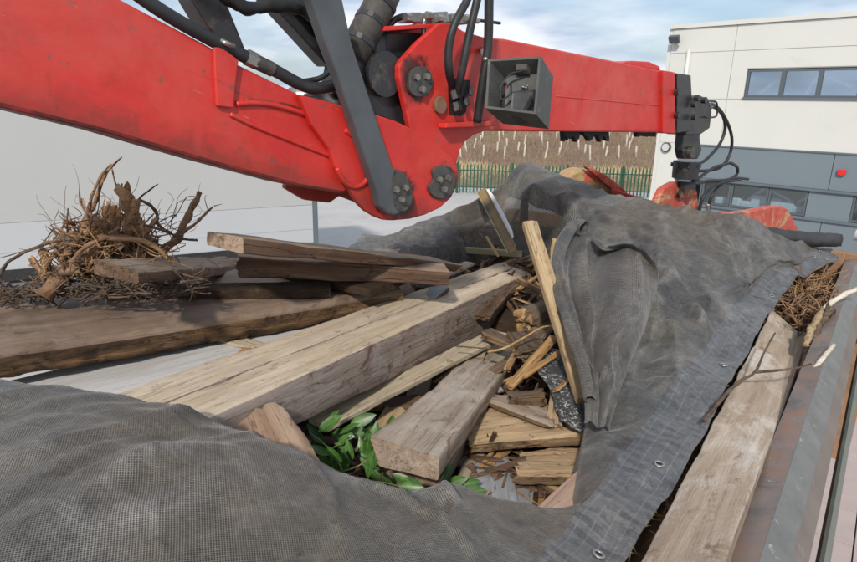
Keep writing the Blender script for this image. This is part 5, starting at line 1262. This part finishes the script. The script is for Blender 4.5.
    for i in range(r_):
        for j in range(c_):
            v = Vector(Gf[i, j]); u, w_ = i / (r_ - 1), j / (c_ - 1)
            ph = w_ * 11 + 3.4 * noise.noise(Vector((u * 2.5, w_ * 1.5, 3))) + u * 2.5
            pl = 1 - abs(math.sin(ph)) ** .7; pl2 = 1 - abs(math.sin(ph * 2.3 + 4 * noise.noise(Vector((u * 4, w_ * 4, 8)))))
            edge = min(1, min(w_, 1 - w_) * 6) * min(1, u * 5 + .15) * (1 - .6 * u)
            d = (.085 * pl + .024 * pl2) * edge
            vf.append(v - Fv * d + Vector((.3, .3, .5)) * .012 * fr(v, 9, 4)); wf.append((max(0, min(1, pl * 1.5 - .5)) * .8, max(0, .5 - pl) * 1.6 * edge))  # second value paints shade into the pleat valleys
    ff = [(i * c_ + j, (i + 1) * c_ + j, (i + 1) * c_ + j + 1, i * c_ + j + 1) for i in range(r_ - 1) for j in range(c_ - 1)]
    def uvg(i): return ((i // c_) * .0068, (i % c_) * .0057)
    o = withuv(vf, ff, [0] * len(ff), uvg, name='folded_flap', wear_shade=wf, mats=[M['tarp2']])
    rolls()
    # eyelets along the hem
    PX = [proj(v) for v in vs]
    for (px, py) in ((597, 555), (724, 365), (815, 257), (826, 260), (820, 250), (834, 252), (660, 466), (771, 296)):
        best = min(range(len(vs)), key=lambda i: (PX[i][0] - px) ** 2 + (PX[i][1] - py) ** 2 + (0 if 5 <= i % nc < 5 + n1 + n2 else 9999))
        c = vs[best]; r0, c0 = divmod(best, nc)
        a = (vs[min(r0 + 1, nr - 1) * nc + c0] - vs[max(r0 - 1, 0) * nc + c0]); b = vs[r0 * nc + c0 + 1] - vs[r0 * nc + c0 - 1]
        n = a.cross(b).normalized(); n = n if n.z > 0 else -n
        x = n.orthogonal().normalized(); y = n.cross(x); c = c + n * .004
        V, F = [], []; ns, nt_ = 20, 8
        for i in range(ns):
            an = 2 * math.pi * i / ns; d = x * math.cos(an) + y * math.sin(an)
            for k in range(nt_): bn = 2 * math.pi * k / nt_; V.append(c + d * (.013 + .0045 * math.cos(bn)) + n * .003 * math.sin(bn))
        for i in range(ns):
            for k in range(nt_): F.append((i * nt_ + k, ((i + 1) % ns) * nt_ + k, ((i + 1) % ns) * nt_ + (k + 1) % nt_, i * nt_ + (k + 1) % nt_))
        e = pylink('eyelet', V, F, M['zinc'], t, smooth=True)
        cyl('eyelet_black_disc', c - n * .0015, n, .0095, .002, M['rag_shade'], e, 16)  # solid black disc stands for the dark of the hole
tarp()
def extras():
    # dark roll along the tailgate
    p = [H(750, 232, .86), H(775, 236, .88), H(805, 238, .88), H(838, 238, .90)]
    p = [H(748, 231, .84), H(778, 236, .87), H(806, 239, .90), H(838, 240, .91)]
    o = tube('rolled_sheet', p, .06, M['rag_shade2'], None, .05, 14, .25, loc=p[0]); tag(o, 'black rolled up sheet lying along the top of the tailgate', 'rolled sheet')
    # speckled dark felt
    R_ = [[(540, 352), (552, 348), (566, 350), (574, 356)], [(538, 368), (552, 364), (568, 368), (580, 380)], [(548, 384), (560, 382), (572, 388), (584, 400)], [(555, 402), (566, 402), (576, 408), (586, 418)], [(560, 420), (568, 424), (578, 428), (588, 436)]]
    B = np.array([[tuple(Q(px, py, 1.13 + .012 * i, .02 * ((i + j) % 2))) for j, (px, py) in enumerate(r)] for i, r in enumerate(R_)])
    def up(B, sb=6):
        o = []
        for s in range(len(B) - 1):
            P4 = (B[max(s - 1, 0)], B[s], B[s + 1], B[min(s + 2, len(B) - 1)])
            for q in range(sb): o.append(cat_interp(P4, q / sb))
        o.append(B[-1]); return np.array(o)
    Gf = up(up(B).transpose(1, 0, 2)).transpose(1, 0, 2); r_, c_ = Gf.shape[:2]
    v = [Vector(Gf[i, j]) + Vector((.3, .3, 1)) * .012 * fr(Gf[i, j], 14, 4) for i in range(r_) for j in range(c_)]
    f = [(i * c_ + j, (i + 1) * c_ + j, (i + 1) * c_ + j + 1, i * c_ + j + 1) for i in range(r_ - 1) for j in range(c_ - 1)]
    o = pylink('roofing_felt', v, f, M['felt'], smooth=True, loc=v[0]); tag(o, 'crumpled dark felt with white speckles beside the foot of the yellow stake', 'roofing felt')
    md = o.modifiers.new('t', 'SOLIDIFY'); md.thickness = .006
def felt():
    mt, nt, b = newmat('speckled_felt'); g = G(nt); v = g.coord('World'); n = g.noise(v, 60, 6, .8, .6); n2 = g.noise(v, 9, 4, .6)
    f = g.math('MULTIPLY', g.ramp(n, [(0.54, 0.0), (0.58, 1.0)]), g.ramp(n2, [(0.42, 0.1), (0.55, 1.0)]))
    c = g.mix(f, (0.045, 0.047, 0.05), (0.6, 0.6, 0.56)); nt.links.new(c, b.inputs['Base Color']); b.inputs['Roughness'].default_value = .6; g.bump(n, .5, .004, b); return mt
M['felt'] = felt(); M['rag_shade2'] = plain('black_sheet', (0.035, 0.036, 0.038), .6, 0, .3, 12, .4)
extras()
# ------------------------------------------------------------------ loader crane
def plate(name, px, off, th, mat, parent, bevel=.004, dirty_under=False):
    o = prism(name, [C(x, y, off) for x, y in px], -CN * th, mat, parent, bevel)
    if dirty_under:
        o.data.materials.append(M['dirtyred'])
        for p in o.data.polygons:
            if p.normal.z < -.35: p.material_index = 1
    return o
def ctube(name, pts, r, mat, parent, **k):
    return tube(name, [C(*p) for p in pts], r, mat, parent, **k)
def crane():
    base = C(60, 60, .12); base = Vector((base.x, base.y, 0)) - CU * .6
    t = thing('loader_crane', base, 'red hydraulic loader crane reaching over the load, black hoses along its knee', 'crane')
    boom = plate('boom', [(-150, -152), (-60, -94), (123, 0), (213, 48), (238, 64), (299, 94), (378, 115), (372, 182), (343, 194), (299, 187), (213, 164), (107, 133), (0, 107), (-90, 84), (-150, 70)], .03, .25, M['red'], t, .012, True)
    lug = [(299, 94), (378, 115), (396, 121), (413, 129), (430, 139), (444, 151), (452, 158), (457, 166), (459, 176), (457, 186), (451, 198), (440, 208), (425, 215), (410, 219), (393, 220.5), (384, 220), (376, 217), (366, 211), (358, 203), (343, 178), (336, 168), (330, 150), (312, 125)]
    plate('pivot_plate', lug, 0.0, .029, M['red'], t, .006)
    lug2 = lug[1:19] + [(340, 196), (330, 203), (305, 200), (285, 188), (300, 130)]
    plate('pivot_plate', lug2, .281, .03, M['red'], t, .006)
    plate('strap', [(214, 47), (222, 47), (239, 60), (236, 82), (234, 108), (217, 106), (215, 75)], .014, .016, M['red'], boom, .004)
    def ridge(pts, r=.008):
        V, F = tube_geo([C(x, y, .028) for x, y in pts], r, r, 10); pylink('raised_rib', V, F, M['red'], boom, smooth=True)
    ridge([(236, 104), (257, 103), (282, 107), (320, 119), (345, 130)], .010); ridge([(230, 114), (257, 127), (307, 147), (336, 158)], .008)
    V, F = tube_geo([C(x, y, .0) for x, y in ((337, 168), (344, 181), (354, 187), (364, 183), (370, 172), (369, 160), (358, 141), (345, 130))], .010, .010, 10); pylink('raised_rib', V, F, M['red'], boom, smooth=True)
    ctube('weld_seam', [(245, 99, .029), (290, 105, .029), (330, 121, .029)], .004, M['dirtyred'], boom)
    # jib: root plates and box section
    root = [(399, 78), (399, 66), (402, 60), (417, 43), (438, 24), (444, 22), (452, 23), (464, 31), (484, 37), (500, 39), (500, 130), (485, 131), (474, 135), (466, 141), (460, 150), (457, 162), (456, 180), (446, 196), (430, 196), (415, 150)]
    plate('jib_root_plate', root, .034, .03, M['red'], t, .006); plate('jib_root_plate', [(383, 27), (399, 26), (444, 20)] + root[7:], .245, .03, M['red'], t, .006)
    plate('jib', [(482, 37), (505, 38.5), (664, 71), (664, 132.5), (482, 131)], .066, .177, M['red'], t, .010)
    ctube('weld_seam', [(556, 96, .066), (600, 100, .066), (662, 106, .066)], .003, M['red'], t)
    plate('jib_flange', [(663, 70), (675, 72), (676, 134), (663, 133)], .045, .22, M['red'], t, .006)
    plate('guard_hump', [(618, 63), (632, 60.5), (650, 61.5), (660, 66), (661, 71), (640, 67.5)], .10, .14, M['red'], t, .008)
    plate('cross_member', [(384, 26), (440, 23), (440, 27), (384, 31)], .066, .178, M['red'], t, .003)
    plate('cavity_shade', [(387, 33), (424, 33), (405, 62), (402, 120), (385, 100)], .12, .10, M['black'], t, .003)  # black plate added for the dark inside of the jib root
    plate('opening_shade', [(448, 78), (470, 80), (466, 112), (461, 116), (449, 115)], .0325, .003, M['rag_shade'], t, .0)  # flat black plate painted as the dark inside of an opening
    plate('bracket_lip', [(447, 123), (495, 121), (495, 126), (446, 128)], -.02, .052, M['red'], t, .004)
    # link bar with rounded lower end
    plate('link_bar', [(302, -22), (336, -22), (343, 0), (352, 43), (372, 104), (393, 168), (403, 176), (410, 188), (410, 202), (405, 211), (396, 215.5), (388, 214), (381, 207), (378, 194), (339, 78), (326, 44), (311, 0)], -.055, .05, M['steel'], t, .008)
    def rnd_poly(c):
        n = len(c); o = []
        for i in range(n):
            P4 = [np.array(c[(i + k) % n], float) for k in (-1, 0, 1, 2)]
            for q in range(4): o.append(tuple(cat_interp(P4, q / 4)))
        return o
    # pins with keeper plates and bolts
    def pin(x, y, r, out_, n=3, cap=None, mat='pin'):
        p = cyl('pin', C(x, y, -out_ + .03), CN, r, .03 + .0, M[mat], t, 24, .004) if cap is None else plate('keeper_plate', rnd_poly(cap), -out_, .02, M[mat], t, .004)
        for i in range(n):
            a = 2.1 * i + .6; q = C(x, y, -out_) + (CU * math.cos(a) + Vector((0, 0, 1)) * math.sin(a)) * r * .55
            cyl('bolt', q, CN, r * .24, .016, M['pin2'], p, 6, .001)
    cyl('pin_boss', C(398, 192, -.04), -CN, .05, .02, M['black'], t, 24)
    pin(400, 192, .052, .057, 3, [(393, 172), (400, 170), (407, 178), (412, 192), (412, 203), (406, 211), (398, 211), (394, 203), (392, 186)])
    pin(443, 182, .055, .012, 4, [(433, 170), (441, 166), (451, 167), (455, 175), (455, 187), (450, 196), (440, 199), (431, 194), (429, 186), (434, 180)], 'pin')
    pin(421, 81, .058, -.015, 3, [(411, 74), (416, 67), (426, 67), (432, 74), (433, 86), (428, 94), (418, 97), (410, 90)], 'pin')
    pin(441, 105, .026, -.015, 0, [(437, 99), (442, 96), (446, 100), (447, 108), (443, 114), (438, 112), (436, 106)], 'rust')
    # upper arm, cylinder and clevis, greasy black
    plate('arm_column', [(176, -34), (214, -34), (226, 0), (246, 50), (217, 39), (205, 22), (192, 0)], .13, .10, M['black'], t, .006)
    plate('arm_brace', [(240, -34), (282, -34), (330, 38), (347, 66), (328, 66), (272, 4)], .16, .08, M['black'], t, .006)
    plate('arm_brace', [(288, -20), (320, -20), (338, 20), (352, 60), (338, 58), (318, 20), (298, 8)], .10, .06, M['black'], t, .006)
    ctube('arm_hose', [(215, -14, .05), (232, 0, .05), (250, 8, .05), (275, 5, .05), (300, 8, .05), (318, 20, .05), (333, 38, .06)], .022, M['rag_shade'], t, jit=.5)
    ctube('cylinder_rod', [(398, -34, .13), (376, 12, .13), (352, 58, .13)], .062, M['hosewrap'], t, smoothp=False, seg=20)
    for (x, y) in ((390, -18), (381, 2), (372, 20), (361, 41)):
        d = (C(352, 58, .13) - C(398, -34, .13)).normalized(); cyl('hose_clamp', C(x, y, .13), d, .066, .02, M['black'], t, 20, .002)
    plate('clevis', [(345, 50), (362, 48), (378, 56), (392, 59), (400, 68), (401, 80), (397, 96), (404, 112), (415, 132), (380, 118), (350, 112), (336, 92)], .09, .12, M['black'], t, .012)
    cyl('clevis_eye', C(386, 74, .06), -CN, .085, .17, M['black'], t, 28, .01)
    ctube('cylinder_barrel', [(292, 100, .15), (318, 99, .15), (345, 106, .15)], .045, M['zinc'], t, smoothp=False, seg=18)
    # hoses
    ctube('boom_hose', [(100, -34, .05), (150, 3, .03), (180, 22, .03), (216, 42, .03), (244, 56, .03), (262, 64, .03), (276, 71, .03), (300, 84, .03), (319, 88, .02), (345, 82, .05)], .021, M['rubber'], t, seg=14)
    cyl('hose_coupling', C(246, 56.5, .03), (C(276, 71, .03) - C(246, 56.5, .03)).normalized(), .026, .038, M['zinc'], t, 6, .003)
    cyl('hose_coupling', C(255, 61, .03), (C(276, 71, .03) - C(246, 56.5, .03)).normalized(), .024, .065, M['hosewrap'], t, 20, .003)
    ctube('thin_hose', [(298, 82, .07), (312, 80, .07), (322, 77, .06), (336, 66, .05)], .010, M['rubber'], t)
    ctube('hose_bracket', [(217, 39, .04), (226, 43, .0), (234, 47, .02)], .008, M['zinc'], t)
    ctube('jib_hose', [(474, -22, -.06), (467, 0, -.06), (455, 23, -.06), (449, 46, -.05), (449, 72, -.04), (454, 90, .02)], .0165, M['rubber'], t, seg=14)
    ctube('jib_hose', [(482, -22, -.08), (477, 0, -.08), (469, 35, -.07), (461, 76, -.05), (456, 102, .02)], .0165, M['rubber'], t, seg=14)
    ctube('jib_hose', [(490, -22, -.09), (489, 0, -.09), (488, 46, -.08), (483, 81, -.07), (477, 122, -.04)], .019, M['rubber'], t, seg=14)
    for (x, y, r) in ((454, 90, .02), (456, 102, .02), (465, 96, .012), (469, 86, .010)):
        cyl('hose_fitting', C(x, y, -.0), Vector((CN.x * .4, CN.y * .4, -1)), r, .04, M['black'], t, 6, .002)
    ctube('valve_pipe', [(424, 36, .09), (424, 22, .09), (427, 17, .09), (436, 16, .09)], .011, M['zinc'], t)
    ctube('valve_hose', [(386, 32, .12), (393, 21, .12), (404, 16, .12), (414, 17, .12)], .013, M['rubber'], t)
    plate('valve_block', [(411, 12), (422, 12), (422, 22), (411, 22)], .08, .08, M['zinc'], t, .004); plate('valve_block', [(430, 12), (448, 11), (450, 22), (432, 24)], .08, .12, M['zinc'], t, .004)
    plate('valve_block', [(452, 13), (470, 14), (470, 24), (452, 22)], .08, .06, M['zinc'], t, .004)
    for (x, y, r) in ((405, 17, .018), (426, 15, .016), (437, 18, .016), (466, 18, .014), (474, 20, .012)): cyl('valve_fitting', C(x, y, .07), CU, r, .03, M['zinc'], t, 6, .002)
    ctube('valve_hose', [(470, 19, .09), (486, 21, .08), (500, 23, .08)], .007, M['rubber'], t)
    # work light housing: open fronted box
    d1 = (C(515, 85, -.21) - CAM).dot(Fv)
    f = [P(488, 59, d1 - .02), P(541, 56, d1 - .0), P(536, 114, d1 - .0), P(485, 108, d1 - .02)]
    bk = P(555, 75, d1 + .10) - f[1]
    cen = sum(f, Vector()) / 4
    lt = box('light_housing', cen + bk, (f[1] - f[0]) * .42, (f[3] - f[0]) * .42, bk * .04, M['lampbox'], t)
    for i in range(4):
        a, b = f[i], f[(i + 1) % 4]; ai, bi = a.lerp(cen, .09), b.lerp(cen, .09)
        bm = bmesh.new(); vv = [a, b, bi, ai]; k0 = [bm.verts.new(x) for x in vv]; k1 = [bm.verts.new(x + bk) for x in (a.lerp(cen, .06), b.lerp(cen, .06), bi, ai)]
        bm.faces.new(k0); bm.faces.new(k1[::-1])
        for j in range(4): bm.faces.new((k0[j], k0[(j + 1) % 4], k1[(j + 1) % 4], k1[j]))
        bmesh.ops.recalc_face_normals(bm, faces=bm.faces); bmlink('housing_wall', bm, M['lampbox'], lt)
    ex = (f[1] - f[0]).normalized(); ez = (f[0] - f[3]).normalized()
    cyl('lamp_base', cen + bk * .95 - ez * .04, (-bk).normalized(), .055, .06, M['black'], lt, 20, .006)
    hel = [cen + bk * .45 + ez * .03 + ex * (.02 + .012 * math.cos(a)) + ez * (.0 - .003 * a) + bk.normalized() * .012 * math.sin(a) for a in [i * .6 for i in range(36)]]
    tube('spring', hel, .003, M['zinc'], lt, smoothp=False, seg=6)
    tube('cable', [cen + bk * .2 + ez * .07 + ex * .03, cen - ex * .02 + ez * .05 + bk * .1, cen - ex * .055 + bk * .1, cen - ex * .05 - ez * .05 + bk * .1, cen - ex * .02 - ez * .02 + bk * .2, cen - ex * .03 + ez * .03 + bk * .3], .004, M['rubber'], lt, seg=6)
    box('lamp_clip', cen + ez * .085 + bk * .3 + ex * .02, ex * .022, ez * .012, bk * .12, M['hosewrap'], lt)
    box('lamp_shell', cen + bk * .55 - ez * .055 + ex * .03, ex * .055, ez * .055, bk * .3, M['black'], lt, .014)
    box('lamp_body', cen + bk * .75 + ex * .01, ex * .085, ez * .095, bk * .12, M['lampbox'], lt, .012)
    for (u, v_) in ((.12, .18), (.12, .82), (.2, .3)): cyl('bolt', f[0].lerp(f[1], u).lerp(f[3].lerp(f[2], u), v_) + bk * .85, -bk.normalized(), .010, .02, M['zinc'], lt, 6)
    ctube('light_bracket', [(486, 60, -.09), (482, 52, -.02), (484, 48, .07)], .010, M['zinc'], t)
    # rags hanging under the jib
    rnd = random.Random(2)
    for (x0, x1) in ((564, 580), (585, 609), (637, 656)):
        n = 9; top = [(x0 + (x1 - x0) * i / n, 129 + .0 * i) for i in range(n + 1)]; bot = [(x0 + (x1 - x0) * i / n + rnd.uniform(-1, 1), 134 + rnd.uniform(0, 8 if x0 < 630 else 3)) for i in range(n + 1)]
        plate('hanging_rag', top + bot[::-1], .10, .03, M['rag_shade'], t, .0)
    # tip bracket
    plate('tip_bracket', [(677, 73), (691, 75), (692, 96), (690, 131), (677, 133)], .06, .18, M['black'], t, .005)
    plate('tip_block', [(689, 97), (700, 95), (709, 99), (712, 112), (710, 128), (700, 135), (686, 135)], .07, .15, M['black'], t, .008)
    for (x, y) in ((675, 92), (675, 115), (692, 104), (692, 117), (702, 100), (695, 98)): cyl('bolt', C(x, y, .045), CN, .022, .03, M['black'], t, 8, .003)
    ctube('guard_loop', [(706, 101, .05), (714, 101, .05), (717, 104, .05), (717, 114, .05), (714, 117, .05), (706, 117, .05)], .007, M['black'], t)
    for (x, y) in ((709, 107), (711, 104)): cyl('hose_fitting', C(x, y, .08), CU, .016, .04, M['zinc'], t, 8)
    return t
M['lampbox'] = plain('worn_lamp_box', (0.06, 0.062, 0.058), .5, 0, .3, 20, .2, (.16, .14, .10), .25, .4, 12)
crane()
def grapple():
    o0 = .14; base = C(687, 205, .3); base = Vector(base)
    t = thing('log_grapple', base, 'red and rusty log grapple on a black rotator, standing behind the mesh sheet', 'grapple')
    plate('hanger_link', [(684, 128), (701, 128), (700, 138), (702, 150), (698, 159), (684, 159), (682, 150)], .12, .06, M['black'], t, .008)
    cyl('pin', C(689, 152, .118), CN, .042, .03, M['pin'], t, 16, .003)
    c = C(687, 161, .20); rot = cyl('rotator', c, (0, 0, -1), .10, .13, M['black'], t, 28, .012, .095)
    for i in range(7):
        a = i * .9; cyl('bolt', C(687, 161, .20) + Vector((math.cos(a), math.sin(a), 0)) * .101 - Vector((0, 0, .015)), (0, 0, -1), .014, .03, M['black'], rot, 6)
    cyl('rotator_collar', C(687, 181, .20), (0, 0, -1), .07, .06, M['black'], t, 20, .005)
    plate('yoke', [(664, 189), (670, 185), (676, 182), (690, 183), (697, 190), (700, 216), (656, 222), (659, 200)], .24, .06, M['claw2'], t, .01)
    cyl('yoke_ring', C(679, 192, .238), CN, .045, .03, M['rust'], t, 20, .006); cyl('yoke_pin', C(679, 192, .205), CN, .024, .01, M['black'], t, 16)
    def far_plate(name, px, d, th, mat, bevel):
        nrm = Vector((-.35, .94, 0)); p0 = P(600, 185, d)
        return prism(name, [plane_hit(x, y, p0, nrm) for x, y in px], nrm * th, mat, t, bevel)
    far_plate('claw', [(562, 186), (566, 177), (572, 171), (583, 168), (592, 171), (604, 177), (618, 187), (630, 200), (652, 206), (652, 235), (600, 240), (566, 215)], 5.1, .16, M['claw'], .03)
    far_plate('claw_rib', [(585, 166), (592, 168), (606, 175), (622, 187), (634, 199), (640, 204), (628, 202), (602, 181)], 5.02, .05, M['claw2'], .006)
    far_plate('claw_arm', [(618, 190), (630, 194), (650, 200), (665, 203), (665, 216), (640, 216), (618, 205)], 4.9, .10, M['claw2'], .01)
    plate('claw', [(706, 222), (722, 214), (736, 213), (752, 211), (770, 207), (782, 206), (788, 209), (800, 232), (806, 250), (740, 250), (706, 240)], .30, .10, M['claw2'], t, .015)
    plate('claw_side', [(728, 216), (742, 212), (752, 222), (756, 240), (735, 240)], .26, .035, M['rust'], t, .006)
    Z = M['rubber']
    for pts in ([(709, 106), (716, 108), (723, 116), (725, 129), (719, 145), (704, 161), (695, 162)], [(712, 104), (720, 110), (728, 124), (732, 140), (729, 156), (719, 168), (700, 171)],
                [(748, 179), (736, 178), (724, 180), (708, 181), (696, 184)], [(737, 167), (731, 163), (722, 165), (713, 168), (700, 177), (692, 182)],
                [(731, 163), (737, 167), (737, 174), (730, 179), (719, 186), (711, 197), (708, 214)], [(740, 180), (724, 182), (712, 187), (703, 197), (699, 212)]):
        ctube('hose', [(x, y, .10 + .01 * i) for i, (x, y) in enumerate(pts)], .0125, Z, t, seg=10)
    ctube('hose_fitting', [(708, 204, .16), (707, 214, .16)], .016, M['zinc'], t)
grapple()
